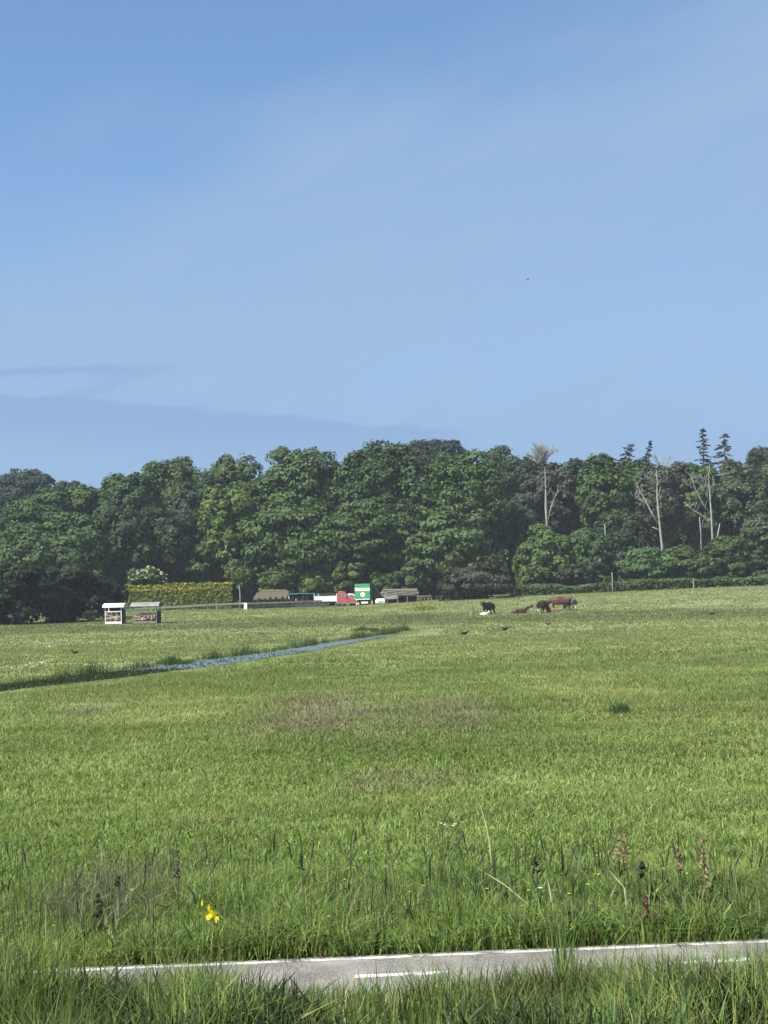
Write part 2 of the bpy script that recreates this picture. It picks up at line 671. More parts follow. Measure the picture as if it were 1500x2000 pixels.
for (y0, y1, dens, h0, w0, seg) in ((11.0, 17, 2600, .20, .013, 2), (17, 24, 1500, .14, .016, 2), (24, 38, 700, .125, .022, 2),
                                    (38, 62, 260, .12, .034, 1), (62, 100, 90, .12, .06, 1), (100, 216, 24, .12, .11, 1)):
    x, y = scatter(y0, y1, dens)
    k = (~on_path(x, y, .03) | (~on_path(x, y, -.05) & (rng.random(len(x)) < .4 * vnoise(x, y, .25, 44)))) & ~((ditch_edge(x, y) < .06) & (y < 111))
    sq = (x - mid.x) * nrmp.x + (y - mid.y) * nrmp.y
    k &= sq < 1.0
    # tussocky sward
    k &= rng.random(len(x)) < (.35 + .65 * smooth(.25, .6, vnoise(x, y, .35 if y0 < 24 else 1.0, 41)))
    x, y = x[k], y[k]
    n = len(x)
    tuss = vnoise(x, y, .8 if y0 < 30 else 2.5, 42)
    nearlong = 1 + .75 * (1 - smooth(13, 18, y))
    h = h0 * (.55 + .7 * tuss) * rng.uniform(.6, 1.25, n) * nearlong
    dd_ = ditch_dist(x, y)
    h = h * np.where((dd_ < 4.2) & (y > 30) & (y < 114), .3 + .5 * smooth(1.6, 4.2, dd_), 1)
    w = w0 * rng.uniform(.6, 1.4, n)
    lean = np.abs(rng.normal(.7, .5, n)).clip(0, 1.8)
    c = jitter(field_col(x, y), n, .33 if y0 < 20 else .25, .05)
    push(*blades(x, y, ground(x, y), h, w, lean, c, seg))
flush('meadow_grass', 'green meadow grass covering the whole field')

# long grass of the railway verge in front of the path
n = 170000
x = rng.uniform(-5.2, 5.2, n)
y = rng.uniform(4.6, 10.9, n)
k = ~on_path(x, y, .03)
k &= np.abs(x) < .27 * y + 2
k &= rng.random(n) < (.3 + .7 * smooth(.2, .6, vnoise(x, y, .3, 52)))
x, y = x[k], y[k]
n = len(x)
hx = .31 + .19 * (1 - smooth(-1.05, -.55, x)) + .09 * smooth(.6, 1.2, x)
h = hx * (.55 + .75 * vnoise(x, y, .45, 51)) * rng.uniform(.35, 1.15, n)
c = np.array([.16, .215, .065]) * (.6 + .8 * vnoise(x, y, .6, 53))[:, None]
dk = smooth(.55, .75, vnoise(x, y, .8, 54))[:, None]
c = c * (1 - .6 * dk)
push(*blades(x, y, ground(x, y), h, rng.uniform(.004, .011, n), np.abs(rng.normal(.34, .24, n)).clip(0, 1.1), jitter(c, n, .32, .04), 2))
n = 5200
cl_ = np.array([(-1.15, 6.9), (-.62, 7.3), (-1.5, 7.6), (1.0, 6.6), (.55, 7.0), (1.55, 7.4), (-.2, 6.5), (-2.1, 7.1)])
k = rng.integers(0, len(cl_), n)
x, y = cl_[k, 0] + rng.normal(0, .13, n), cl_[k, 1] + rng.normal(0, .2, n)
push(*blades(x, y, ground(x, y), rng.uniform(.12, .40, n), rng.uniform(.012, .03, n), np.abs(rng.normal(.6, .4, n)).clip(0, 1.4), jitter(np.tile(np.array([.045, .068, .03]), (n, 1)), n, .35, .02), 2))
flush('verge_grass', 'long rough grass on the bank in front of the cycle path')

# withered patch on the near left of the meadow
n = 2400
c0 = gp(195, 1815)
x = c0.x + rng.normal(0, .34, n)
y = c0.y + rng.normal(.9, .75, n)
k = ~on_path(x, y, .05)
x, y = x[k], y[k]
n = len(x)
cc = np.where(rng.random((n, 1)) < .6, np.array([.21, .20, .145]), np.array([.085, .11, .05]))
push(*blades(x, y, ground(x, y), rng.uniform(.2, .42, n), rng.uniform(.005, .014, n), np.abs(rng.normal(.6, .35, n)), jitter(cc, n, .3, 0), 2))
o = flush('withered_grass', 'grey brown withered grass patch on the near left of the meadow')

# reeds and rank grass along the ditch banks
n = 26000
seg_i = rng.integers(1, len(DITCH) - 1, n)
tt = rng.random(n)
A = np.array(DITCH)
P = A[seg_i] * (1 - tt)[:, None] + A[seg_i + 1 - 0 if False else np.minimum(seg_i + 1, len(A) - 1)] * tt[:, None]
D = A[np.minimum(seg_i + 1, len(A) - 1)] - A[seg_i]
D = D / np.maximum(np.linalg.norm(D, axis=1, keepdims=True), 1e-6)
side = np.where(rng.random(n) < .68, -1, 1)           # mostly the far bank
offs = side * (ditch_half(P[:, 1]) + .12 + np.abs(rng.normal(0, .30, n)))
x = P[:, 0] + D[:, 1] * offs
y = P[:, 1] - D[:, 0] * offs
cl = vnoise(x, y, 1.6, 61)
k = (rng.random(n) < (.25 + 1.2 * (cl - .2))) & (y < 116) & (y > 30)
x, y, cl, side = x[k], y[k], cl[k], side[k]
n = len(x)
h = (.14 + .34 * cl) * rng.uniform(.5, 1.4, n) * np.where(side < 0, 1.15, np.where(y < 65, .25, .12))
c = np.where(rng.random((n, 1)) < .12, np.array([.22, .22, .10]), np.array([.060, .095, .030]))
h = h * np.where((y < 62) & (side < 0), .62, 1)
push(*blades(x, y, ground(x, y), h, rng.uniform(.015, .035, n), np.abs(rng.normal(.25, .2, n)), jitter(c, n, .3, 0), 1))
flush('bank_grass', 'rank grass growing along both banks of the ditch')

# water weed thickened to cut sky reflection, dark for the shaded near left ditch
n = 70000
seg_i = rng.integers(1, 5, n)
tt = rng.random(n)
P = A[seg_i] * (1 - tt)[:, None] + A[seg_i + 1] * tt[:, None]
D = A[seg_i + 1] - A[seg_i]
D = D / np.linalg.norm(D, axis=1, keepdims=True)
offs = rng.uniform(-1.25, 1.25, n)
x, y = P[:, 0] + D[:, 1] * offs, P[:, 1] - D[:, 0] * offs
k = rng.random(n) < (1 - .98 * smooth(61, 66.5, y)) * (.6 + .6 * vnoise(x, y, 1.1, 63))
x, y = x[k], y[k]
n = len(x)
push(*blades(x, y, np.full(n, WATER_Z), rng.uniform(.03, .10, n), rng.uniform(.05, .10, n), rng.uniform(.5, 2.5, n), jitter(np.tile(np.array([.026, .040, .020]), (n, 1)), n, .3, .03), 1))
flush('water_weed', 'water weed coloured dark for the shaded near left end of the ditch')

# coarse dark herbage mixed into the long grass behind the path
n = 6000
x = rng.uniform(-5.5, 5.5, n)
y = 13.3 + np.abs(rng.normal(0, 2.0, n))
k = ~on_path(x, y, .05) & (y < 20)
k &= rng.random(n) < smooth(.35, .75, vnoise(x, y, .45, 64))
x, y = x[k], y[k]
n = len(x)
cc = np.where(rng.random((n, 1)) < .55, np.array([.065, .10, .036]), np.array([.16, .21, .065]))
push(*blades(x, y, ground(x, y), rng.uniform(.16, .5, n), rng.uniform(.012, .035, n), np.abs(rng.normal(.5, .4, n)).clip(0, 1.5), jitter(cc, n, .3, .05), 2))
n = 2200
x = rng.uniform(-5.5, 5.5, n)
y = 13.35 + np.abs(rng.normal(0, 1.9, n))
k = ~on_path(x, y, .05) & (vnoise(x, y, .9, 65) > .38)
x, y = x[k], y[k]
n = len(x)
push(*blades(x, y, ground(x, y), rng.uniform(.35, .68, n), rng.uniform(.006, .012, n), np.abs(rng.normal(.12, .12, n)), jitter(np.tile(np.array([.07, .10, .04]), (n, 1)), n, .3, .12), 2))
flush('rough_herbage', 'coarse dark weeds and tall stems mixed into the long grass behind the path')

# pale flower specks in the left field
n = 420
x = np.empty(0)
cs = [gp(px, py) for px, py in ((30, 1305), (45, 1309), (65, 1303), (180, 1302), (235, 1308), (115, 1255), (160, 1248), (95, 1265), (240, 1304), (90, 1295))]
k = rng.integers(0, len(cs), n)
x = np.array([cs[i].x for i in k]) + rng.normal(0, .35, n)
y = np.array([cs[i].y for i in k]) + rng.normal(0, 1.3, n)
push(*blades(x, y, ground(x, y) + .1, rng.uniform(.03, .08, n), rng.uniform(.04, .09, n), rng.uniform(0, 1.5, n), np.full((n, 3), .5) * np.array([1, 1, .75]), 1))
o = flush('clover', 'scattered pale clover heads in the field left of the ditch', 'petal')
o['category'] = 'flowers'


# ------------------------------------------------------------------ trees
COL = {
    'mid': (.055, .090, .029), 'bright': (.075, .117, .032), 'lime': (.094, .134, .038), 'dark': (.037, .056, .027), 'blue': (.042, .060, .040),
    'olive': (.055, .074, .034), 'grey': (.058, .068, .044), 'yew': (.018, .030, .015), 'gold': (.17, .165, .022), 'purple': (.046, .051, .034),
    'cream': (.40, .42, .27), 'twig': (.13, .12, .10),
}


def crown_mesh(c, Rr, colr, n, leaf=.42, lobes=11, sub=9, flat=.72, loose=0.0, droop=0.0):
    """crown = lobes > leaf clumps > leaf sprays, in tree coordinates"""
    c, Rr, colr = np.array(c, float), np.array(Rr, float), np.array(colr, float)
    d = rdirs(lobes)
    d[:, 2] = np.where(d[:, 2] < -.5, -d[:, 2], d[:, 2])
    i = np.arange(lobes)
    ga = i * 2.39996 + rng.uniform(0, 6)
    zz = 1 - 1.75 * (i + .5) / lobes
    rr = np.sqrt(np.maximum(0, 1 - zz * zz))
    d = unit(np.stack([np.cos(ga) * rr, np.sin(ga) * rr, zz], 1) + .35 * d)
    pn = (np.abs(d) ** 2.7).sum(1, keepdims=True) ** (1 / 2.7)
    lc = c + d / pn * Rr * rng.uniform(.46, .66, (lobes, 1))
    lr = rng.uniform(.32, .46, lobes)
    bl = np.repeat(np.arange(lobes), sub)
    bd = unit(rdirs(len(bl)) + .7 * d[bl] + np.array([0, 0, .25]))
    bc = lc[bl] + bd * Rr * (lr[bl] * rng.uniform(.55, .9, len(bl)))[:, None]
    br = lr[bl] * rng.uniform(.24, .50, len(bl))
    bshade = rng.uniform(.78, 1.22, len(bl))
    w = br ** 2
    pick = rng.choice(len(bl), n, p=w / w.sum())
    ld = unit(rdirs(n) + .55 * bd[pick] + np.array([0, 0, .2]))
    rad = br[pick] * (rng.uniform(.7, 1.12 + loose, n) + np.where(rng.random(n) < .2, rng.uniform(0, .45, n), 0))
    P = bc[pick] + ld * Rr * rad[:, None] * np.array([1, 1, flat])
    P[:, 2] -= droop * np.abs(rng.normal(size=n))
    core = rng.random(n) < .24
    P[core] = c + rdirs(core.sum()) * Rr * (.78 * rng.random((core.sum(), 1)) ** .4)
    q = (np.abs((P - c) / Rr) ** 2.5).sum(1) ** .4
    lim = rng.uniform(.96, 1.10, n)
    P = c + (P - c) * np.minimum(1, lim / q)[:, None]
    N = unit(ld + .55 * bd[pick] + .42 * rng.normal(size=(n, 3)) + np.array([0, 0, .35]))
    size = leaf * rng.uniform(.7, 1.5, n)
    V, Fq = leaf_quads(P, N, size)
    cc = colr * bshade[pick][:, None] * (1 + .16 * rng.normal(size=(n, 1))).clip(.5, 1.6)
    hue = (1 + .10 * rng.normal(size=n)).clip(.7, 1.35)
    cc[:, 0] *= hue
    return V, Fq, np.repeat(cc, 4, 0), lc


def tree(name, label, cat, cx, top, hw, bot, Y, ck, n=8000, leaf=.42, lobes=11, trunk='bark', ry=None, group='trees of the wood', flat=.72, loose=0.0,
         trunk_r=None, lean=0, sub=9, droop=0.0, limbs=True):
    pt, pb = at(cx, top, Y), at(cx, bot, Y)
    g = gz(pt.x, Y)
    base = Vector((pt.x, Y, g))
    t = thing(name, label, cat, base, 0, group)
    rz = (pt.z - pb.z) / 2
    cz = (pt.z + pb.z) / 2 - g
    rx = hw * Y / F
    ryy = ry if ry else min(rx, 5.5)
    colr = COL[ck] if isinstance(ck, str) else ck
    V, Fq, C, lc = crown_mesh((lean, 0, cz), (rx, ryy, rz), colr, n, leaf, lobes, sub, flat, loose, droop)
    mesh_np('crown', V, Fq, M['leaf'], t, cols=C)
    r0 = trunk_r or max(.12, .045 * rx + .018 * (cz + rz))
    mb = MB()
    ctop = cz + rz * .35
    pts = [Vector((0, 0, -.2)), Vector((.1 * random.uniform(-1, 1), .1, ctop * .35)), Vector((lean * .5, 0, ctop * .7)), Vector((lean, 0, ctop))]
    mb.tube(pts, [r0 * 1.25, r0, r0 * .75, r0 * .3], 8)
    if limbs:
        for q in lc[:: max(1, len(lc) // 6)]:
            s = pts[1].lerp(pts[3], random.uniform(.15, .75))
            e = Vector(q)
            mb.tube([s, s.lerp(e, .5) + Vector((0, 0, .06 * (e - s).length)), e], [r0 * .4, r0 * .26, r0 * .08], 6)
    mb.build('trunk', M[trunk], t, sm=True)
    return t


BT = 'broadleaf_tree'
TREES = [
    # label, cx, top, hw, bot, Y, colour, n, leaf
    ('distant dark blue-green tree showing above the far left end of the wood', 52, 910, 52, 1060, 300, 'blue', 6500, .5),
    ('low distant tree just right of the far left dark crown', 142, 933, 48, 1060, 292, 'blue', 5000, .5),
    ('dull green tree cut by the left edge of the photo', -10, 962, 70, 1130, 246, 'blue', 8000, .45),
    ('rounded green tree in front of the distant left crowns', 92, 955, 72, 1140, 236, 'mid', 9500, .42),
    ('pale topped green tree left of the tall double peaked crown', 178, 935, 62, 1130, 240, 'mid', 8500, .42),
    ('shoulder of green crown leaning against the tall left tree', 245, 918, 55, 1110, 243, 'mid', 7500, .42),
    ('tall ragged topped tree forming the left peak of the skyline', 332, 880, 62, 1120, 248, 'mid', 9500, .42),
    ('dark bluish tree in the hollow beside the left peak', 400, 928, 55, 1120, 241, 'dark', 8500, .42),
    ('light green flat topped tree between the left peak and the middle crowns', 462, 886, 62, 1110, 246, 'mid', 9500, .42),
    ('broad lower tree above the overhanging dark yews', 35, 1020, 85, 1180, 216, 'mid', 9500, .4),
    ('bushy mid green tree behind the white roofed hay rack', 140, 1005, 72, 1180, 219, 'mid', 9000, .4),
    ('dark leaved tree behind the cream flowering shrub', 235, 985, 62, 1165, 222, 'dark', 8500, .4),
    ('dark green tree above the middle of the golden hedge', 312, 985, 62, 1165, 226, 'dark', 8500, .4),
    ('leafy tree hanging over the right half of the golden hedge', 385, 1045, 58, 1150, 227, 'mid', 8000, .4),
    ('upright green tree left of the large domed crown', 470, 940, 78, 1155, 227, 'bright', 10500, .42),
    ('large domed tree left of the notch in the skyline', 582, 872, 84, 1125, 229, 'mid', 14500, .42),
    ('broad skirt of foliage below the left dome', 575, 985, 95, 1165, 222, 'mid', 11000, .42),
    ('tallest domed tree right of the notch in the skyline', 742, 858, 96, 1115, 228, 'mid', 16000, .42),
    ('deep shaded tree under the tallest dome above the green box', 708, 975, 95, 1165, 223, 'mid', 12000, .42),
    ('grey green far tree peeping over the tallest dome', 842, 848, 62, 1000, 275, 'blue', 7500, .48),
    ('right hand tree of the three big middle crowns', 898, 880, 86, 1125, 227, 'mid', 13500, .42),
    ('lower right tree of the big middle group above the log stack', 875, 985, 92, 1165, 223, 'mid', 11000, .42),
    ('dull far crown between the middle group and the bare topped tree', 972, 878, 70, 1060, 262, 'olive', 8500, .48),
    ('dull dark crown sloping down right of the far grey tree', 1020, 888, 55, 1080, 256, 'dark', 7500, .46),
    ('dark crown right of the bare topped tree', 1118, 893, 45, 1080, 250, 'dark', 7000, .44),
    ('brown green thin leaved tree behind the left dead trunk', 1070, 895, 52, 1075, 243, 'purple', 8000, .4),
    ('fresh green tree between the left dead trunk and the forked one', 1178, 886, 52, 1090, 238, 'mid', 8500, .42),
    ('green tree under the wind bent pine tops', 1238, 888, 50, 1090, 240, 'mid', 8000, .42),
    ('grey twiggy thin crowned tree around the forked dead trunk', 1292, 890, 54, 1085, 236, 'grey', 7000, .36),
    ('green round tree behind the many armed dead tree', 1368, 893, 52, 1090, 237, 'mid', 8500, .42),
    ('olive grey tree near the right edge of the wood', 1448, 893, 58, 1100, 238, 'olive', 8500, .4),
    ('dull olive tree cut by the right edge of the photo', 1525, 893, 58, 1110, 240, 'olive', 8500, .4),
    ('thin distant tree showing over the crowns at the right edge', 1484, 872, 28, 960, 282, 'dark', 1500, .42),
    ('shorter green tree right of the dark shadow beside the middle group', 1000, 985, 52, 1160, 231, 'mid', 8000, .4),
    ('mid green tree below the left dead trunk', 1062, 1025, 50, 1165, 220.5, 'bright', 7500, .4),
    ('rounded dense tree between the two dead trunks', 1140, 1035, 52, 1165, 222, 'mid', 8500, .4),
    ('dark tree behind the thin white stem', 1205, 1000, 50, 1150, 232, 'dark', 7500, .4),
    ('bushy green tree at the foot of the forked dead trunk', 1268, 1070, 52, 1158, 220.5, 'mid', 7500, .4),
    ('green tree between the feet of the two large dead trees', 1340, 1065, 46, 1154, 220.5, 'mid', 7000, .4),
    ('green tree right of the many armed dead tree', 1418, 1048, 40, 1150, 221, 'mid', 7500, .4),
    ('dim olive tree low at the right edge of the photo', 1490, 1000, 52, 1140, 231, 'olive', 8000, .4),
]
for lab, cx, top, hw, bot, Y, ck, n, leaf in TREES:
    c = np.array(COL[ck]) * random.uniform(.88, 1.14) * np.array([random.uniform(.90, 1.05), 1, random.uniform(.92, 1.15)])
    k_ = random.uniform(.66, .98)
    tree(BT, lab, 'tree', cx, top, hw * 1.2, bot, Y, tuple(c), int(n * 1.5 / k_ ** 1.3), leaf * k_, lobes=(26 if n > 10000 else 18) + random.randint(-4, 5), flat=random.uniform(.5, .8), sub=random.choice((9, 12, 16)), loose=random.uniform(0, .25), ry=min(hw * 1.12 * Y / F, 6))

SHRUBS = [
    ('light green bush behind the mossy roofed shed', 545, 1105, 45, 1178, 218, 'bright', 4200, .4),
    ('light green bush right above the dark open shelter', 612, 1108, 42, 1178, 218, 'lime', 4200, .4),
    ('leafy bush behind the red truck cab', 672, 1098, 36, 1172, 219, 'bright', 3600, .4),
    ('leafy bush right of the green box beside the log stack', 745, 1115, 30, 1178, 217, 'bright', 3000, .4),
    ('green bush behind the log stack', 800, 1098, 42, 1175, 219, 'mid', 4200, .4),
    ('pale green bush between the hedge and the mossy roofed shed', 470, 1098, 34, 1180, 218, 'bright', 3600, .4),
    ('dark bush filling the gap left of the shed', 515, 1130, 28, 1185, 221, 'dark', 2600, .4),
    ('bright green bush lit beside the twiggy grey bush', 1040, 1092, 36, 1165, 218, 'bright', 3600, .4),
    ('large dark rounded bush at the wood edge behind the brown cow', 1128, 1090, 55, 1162, 219, 'dark', 5600, .4),
    ('dark low bush right of the thin white stump', 1245, 1095, 50, 1155, 220, 'dark', 4800, .4),
    ('dark low bush below the forked dead trunk', 1318, 1090, 42, 1152, 220, 'mid', 4200, .4),
    ('low bush below the many armed dead tree', 1395, 1085, 44, 1148, 221, 'mid', 4200, .4),
    ('low bush at the right end of the wood edge', 1475, 1085, 46, 1146, 221, 'dark', 4200, .4),
    ('small yellow green bush beside the white stump', 1187, 1124, 10, 1142, 212, 'lime', 700, .25),
    ('green low growth right of the overhanging yews', 178, 1192, 20, 1212, 172, 'dark', 900, .25),
]
for lab, cx, top, hw, bot, Y, ck, n, leaf in SHRUBS:
    tree('shrub', lab, 'bush', cx, top, hw, bot, Y, ck, n, leaf, lobes=7, group='bushes at the wood edge' if Y > 200 else None, ry=hw * Y / F * .8)

# twiggy grey bush
t = tree('twiggy_bush', 'large grey brown twiggy bush at the wood edge behind the cows', 'bush', 925, 1103, 78, 1182, 207, 'purple', 7500, .30, lobes=12, group=None,
         loose=.25, ry=3.6)
mb = MB()
for k in range(120):
    a_ = random.uniform(0, 6.28)
    e = Vector((math.cos(a_) * random.uniform(1, 5.2), math.sin(a_) * random.uniform(.5, 3.4), random.uniform(1.5, 4.6)))
    s = Vector((e.x * .25, e.y * .25, 0))
    mb.tube([s, s.lerp(e, .6) + Vector((0, 0, .3)), e], [.045, .03, .012], 5)
mb.build('twigs', noise_mat('grey_twig', (.10, .09, .075), (.2, .18, .15), 3, .9), t)

# dark overhanging yews at the left
for lab, cx, top, hw, bot, Y, n in (('dark overhanging yew with a low trunk at the far left of the field', 35, 1085, 95, 1236, 171, 14000),
                                    ('dark overhanging yew with several trunks left of the hay racks', 135, 1092, 80, 1226, 175, 13000),
                                    ('dark yew behind the white roofed hay rack', 205, 1130, 42, 1212, 183, 6000)):
    tree('yew_tree', lab, 'tree', cx, top, hw, bot, Y, 'yew', n, .30, lobes=12, group='dark yews', flat=.45, ry=3.6, droop=.25, trunk_r=.22)

# cream flowering shrub
t = tree('flowering_shrub', 'shrub covered in cream blossom behind the golden hedge', 'bush', 285, 1103, 42, 1165, 217.5, 'mid', 3000, .35, lobes=8, group=None, ry=2.2)
cr_ = [c for c in t.children if c.name.startswith('crown')][0]
pv = np.array([v.co[:] for v in cr_.data.vertices]).reshape(-1, 4, 3).mean(1)
pv = pv[(pv[:, 1] < .4) | (pv[:, 2] > 2.5)]
pv = pv[rng.choice(len(pv), 520)]
V, Fq = leaf_quads(pv + np.array([0, -.12, .1]), unit(np.array([0, -.4, .8]) + .4 * rng.normal(size=(len(pv), 3))), rng.uniform(.22, .48, len(pv)))
mesh_np('blossom', V, Fq, M['petal'], t, cols=np.repeat(np.array(COL['cream']) * rng.uniform(.6, 1.15, (len(pv), 1)), 4, 0))


# ---- golden hedge
def hedge():
    a_, b_ = at(243, 1190, 214), at(455, 1184, 217)
    g = (gz(a_.x, a_.y) + gz(b_.x, b_.y)) / 2
    L = b_.x - a_.x
    t_ = thing('golden_hedge', 'golden yellow clipped conifer hedge behind the pale rail', 'hedge', ((a_.x + b_.x) / 2, 216, g))
    n = 15000
    hh, dd = 3.35, .9
    u = rng.uniform(-L / 2, L / 2, n)
    ft = rng.random(n)
    peak = .22 * np.abs(np.sin(u * 2.6)) + .25 * (vnoise(u, u * 0, 1.4, 71) - .3)
    z = rng.uniform(0, 1, n) * (hh + peak)
    y_ = np.where(ft < .55, -dd, np.where(ft < .75, dd, rng.uniform(-dd, dd, n)))
    top_ = ft >= .75
    z = np.where(top_, hh + peak, z)
    y_ = y_ * np.where(z > hh - .3, .75, 1) + rng.normal(0, .09, n)
    P_ = np.stack([u, y_, z], 1)
    e_ = rng.random(n) < .06
    P_[e_, 0] = np.where(rng.random(e_.sum()) < .5, -L / 2, L / 2)
    P_[e_, 1] = rng.uniform(-dd, dd, e_.sum())
    N_ = unit(np.stack([np.zeros(n), np.where(top_, 0, np.sign(y_)), np.where(top_, 1.2, .35)], 1) + .5 * rng.normal(size=(n, 3)))
    V_, F_ = leaf_quads(P_, N_, rng.uniform(.16, .34, n), 1.8)
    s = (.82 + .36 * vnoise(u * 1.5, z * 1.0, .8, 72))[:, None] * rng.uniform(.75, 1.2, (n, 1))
    top_lit = smooth(hh - .55, hh + .2, z + .3 * rng.normal(size=n))[:, None]
    c_ = (np.array([.125, .14, .026]) * (1 - top_lit) + np.array([.25, .25, .035]) * top_lit) * s  # golden top brightened in the leaf colour as if sunlit
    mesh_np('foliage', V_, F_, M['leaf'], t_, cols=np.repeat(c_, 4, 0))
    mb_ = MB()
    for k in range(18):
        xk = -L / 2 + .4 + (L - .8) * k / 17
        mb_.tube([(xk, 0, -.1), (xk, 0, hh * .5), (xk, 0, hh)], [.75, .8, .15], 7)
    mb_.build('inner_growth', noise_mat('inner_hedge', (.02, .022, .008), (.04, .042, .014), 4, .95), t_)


hedge()

# ---- far wood behind the separate trees, and the bramble bank along the wood edge
n = 42000
x = rng.uniform(-125, 125, n)
y = rng.uniform(252, 285, n)
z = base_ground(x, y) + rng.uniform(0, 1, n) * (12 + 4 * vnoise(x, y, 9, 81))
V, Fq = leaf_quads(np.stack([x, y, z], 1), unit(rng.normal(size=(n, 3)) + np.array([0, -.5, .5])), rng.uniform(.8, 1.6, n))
o = mesh_np('far_wood', V, Fq, M['leaf'], cols=np.repeat(np.array(COL['dark']) * rng.uniform(.6, 1.1, (n, 1)), 4, 0))  # dark leaf colour stands for interior shade; mass added to close sky gaps
tag(o, 'far foliage coloured dark for the shade inside the wood', 'wood', kind='stuff')

n = 15000
px = rng.uniform(985, 1640, n)
x = (px - 750) / F * 217
y = 214.5 + rng.uniform(-1.2, 2.2, n) + 1.2 * vnoise(x, x * 0, 5, 82)
hh = (.7 + 1.2 * vnoise(x, y, 2.6, 83)) * (1 - .6 * smooth(0, 1.5, 214.3 - y))
z = ground(x, y) + hh * np.sqrt(rng.random(n))
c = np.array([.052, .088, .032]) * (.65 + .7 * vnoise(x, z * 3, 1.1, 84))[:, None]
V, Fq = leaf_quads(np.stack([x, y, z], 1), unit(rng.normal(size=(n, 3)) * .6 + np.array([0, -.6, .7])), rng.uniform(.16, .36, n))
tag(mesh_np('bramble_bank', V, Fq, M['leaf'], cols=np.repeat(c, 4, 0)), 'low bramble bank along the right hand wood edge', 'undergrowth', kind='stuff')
n = 5000
px = rng.uniform(-150, 870, n)
x = (px - 750) / F * 219
y = 221 + rng.uniform(-1.5, 1.5, n)
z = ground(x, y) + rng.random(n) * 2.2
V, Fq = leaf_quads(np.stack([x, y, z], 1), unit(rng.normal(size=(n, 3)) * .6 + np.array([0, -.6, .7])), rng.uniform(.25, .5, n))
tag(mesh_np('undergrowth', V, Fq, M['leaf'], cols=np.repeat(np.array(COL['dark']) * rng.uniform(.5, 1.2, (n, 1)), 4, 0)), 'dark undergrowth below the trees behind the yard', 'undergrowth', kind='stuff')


# ---- dead trees: limbs traced as branching polylines, given real depth
def dead_tree(label, Y, limbs, twigs=0, twig_box=None, group='dead trees', trunk_from=None, name='dead_tree'):
    p0 = at(limbs[0][0][0], limbs[0][0][1], Y)
    g = gz(p0.x, Y)
    t_ = thing(name, label, 'tree', (p0.x, Y, g), 0, group)
    base = Vector((p0.x, Y, g))
    for li, limb in enumerate(limbs):
        mb_ = MB()
        ps, rs = [], []
        dy = 0 if li == 0 else random.uniform(-1.2, .8)
        for k, (ax, ay, r_) in enumerate(limb):
            q = at(ax, ay, Y) - base
            q.y += dy * k / max(1, len(limb) - 1)
            ps.append(q)
            rs.append(r_ * .47 * Y / F)
        if li == 0:
            ps = [Vector((0, 0, -.2))] + ps
            rs = [rs[0] * 1.2] + rs
        mb_.tube(ps, rs, 7)
        if li and len(ps) > 2:
            for k in range(10):
                i_ = random.randrange(1, len(ps))
                s_ = ps[i_ - 1].lerp(ps[i_], random.uniform(.3, 1))
                e_ = s_ + Vector((random.uniform(-.9, .9), random.uniform(-.6, .4), random.uniform(.3, 1.3)))
                q_ = s_.lerp(e_, .5) + Vector((random.uniform(-.15, .15), 0, -.08))
                mb_.tube([s_, q_, e_], [.04, .03, .014], 5)
        mb_.build('trunk' if li == 0 else 'limb', M['deadwood'], t_, sm=True)
    if twigs:
        mb_ = MB()
        x0, y0, x1, y1, fx, fy = twig_box
        f0 = at(fx, fy, Y) - base
        hh_ = (at(fx, y0, Y) - base).z - f0.z
        sp = (x1 - x0) / 2 * Y / F / hh_

        def grow(p, d_, ln, r_, dep):
            e = p + d_ * ln
            m_ = p.lerp(e, .5) + Vector((random.uniform(-.06, .06), random.uniform(-.06, .06), random.uniform(-.05, .05))) * ln
            mb_.tube([p, m_, e], [r_, r_ * .85, r_ * .65], 4)
            if dep:
                for _ in range(3 if dep > 1 else 4):
                    q = d_ + Vector((random.uniform(-.75, .75) * (sp + .35), random.uniform(-.5, .5), random.uniform(-.25, .45)))
                    grow(m_.lerp(e, random.uniform(0, 1)), q.normalized(), ln * random.uniform(.55, .85), r_ * .62, dep - 1)
        for k in range(twigs):
            q = Vector((random.uniform(-1, 1) * sp * 1.35, random.uniform(-.6, .6), random.uniform(.6, 1))).normalized()
            grow(f0 + Vector((0, 0, random.uniform(0, .35) * hh_)), q, hh_ * random.uniform(.26, .36), .075, 3)
        mb_.build('twigs', M['deadwood'], t_)
    return t_


dead_tree('pale dead trunk with a spiky broken top, leftmost of the dead trees', 226, [
    [(1068, 1080, 4.5), (1068, 1022, 4.5), (1066, 990, 5), (1066, 960, 3.5), (1065, 934, 2.2), (1064, 915, .6)],
    [(1070, 1018, 3), (1078, 985, 2), (1091, 957, 1)],
    [(1066, 955, 2), (1057, 942, 1.2)],
    [(1068, 968, 1.6), (1076, 953, 1)]])
dead_tree('dead tree of two long bare arms forking low, middle one of the large dead trees', 224, [
    [(1293, 1120, 6), (1293, 1065, 5.5), (1289, 1030, 5), (1286, 1000, 4), (1283, 960, 3.2), (1284, 942, 2.2), (1281, 915, .6)],
    [(1289, 1030, 4), (1272, 1000, 3.2), (1256, 968, 2.6), (1247, 953, 1.8), (1243, 940, .6)],
    [(1262, 985, 1.8), (1250, 976, 1.3), (1241, 970, .9)],
    [(1289, 1036, 2), (1275, 1029, 1.4)],
    [(1285, 970, 2), (1291, 950, 1)],
    [(1283, 955, 1.5), (1270, 942, 1), (1260, 934, .7)]])
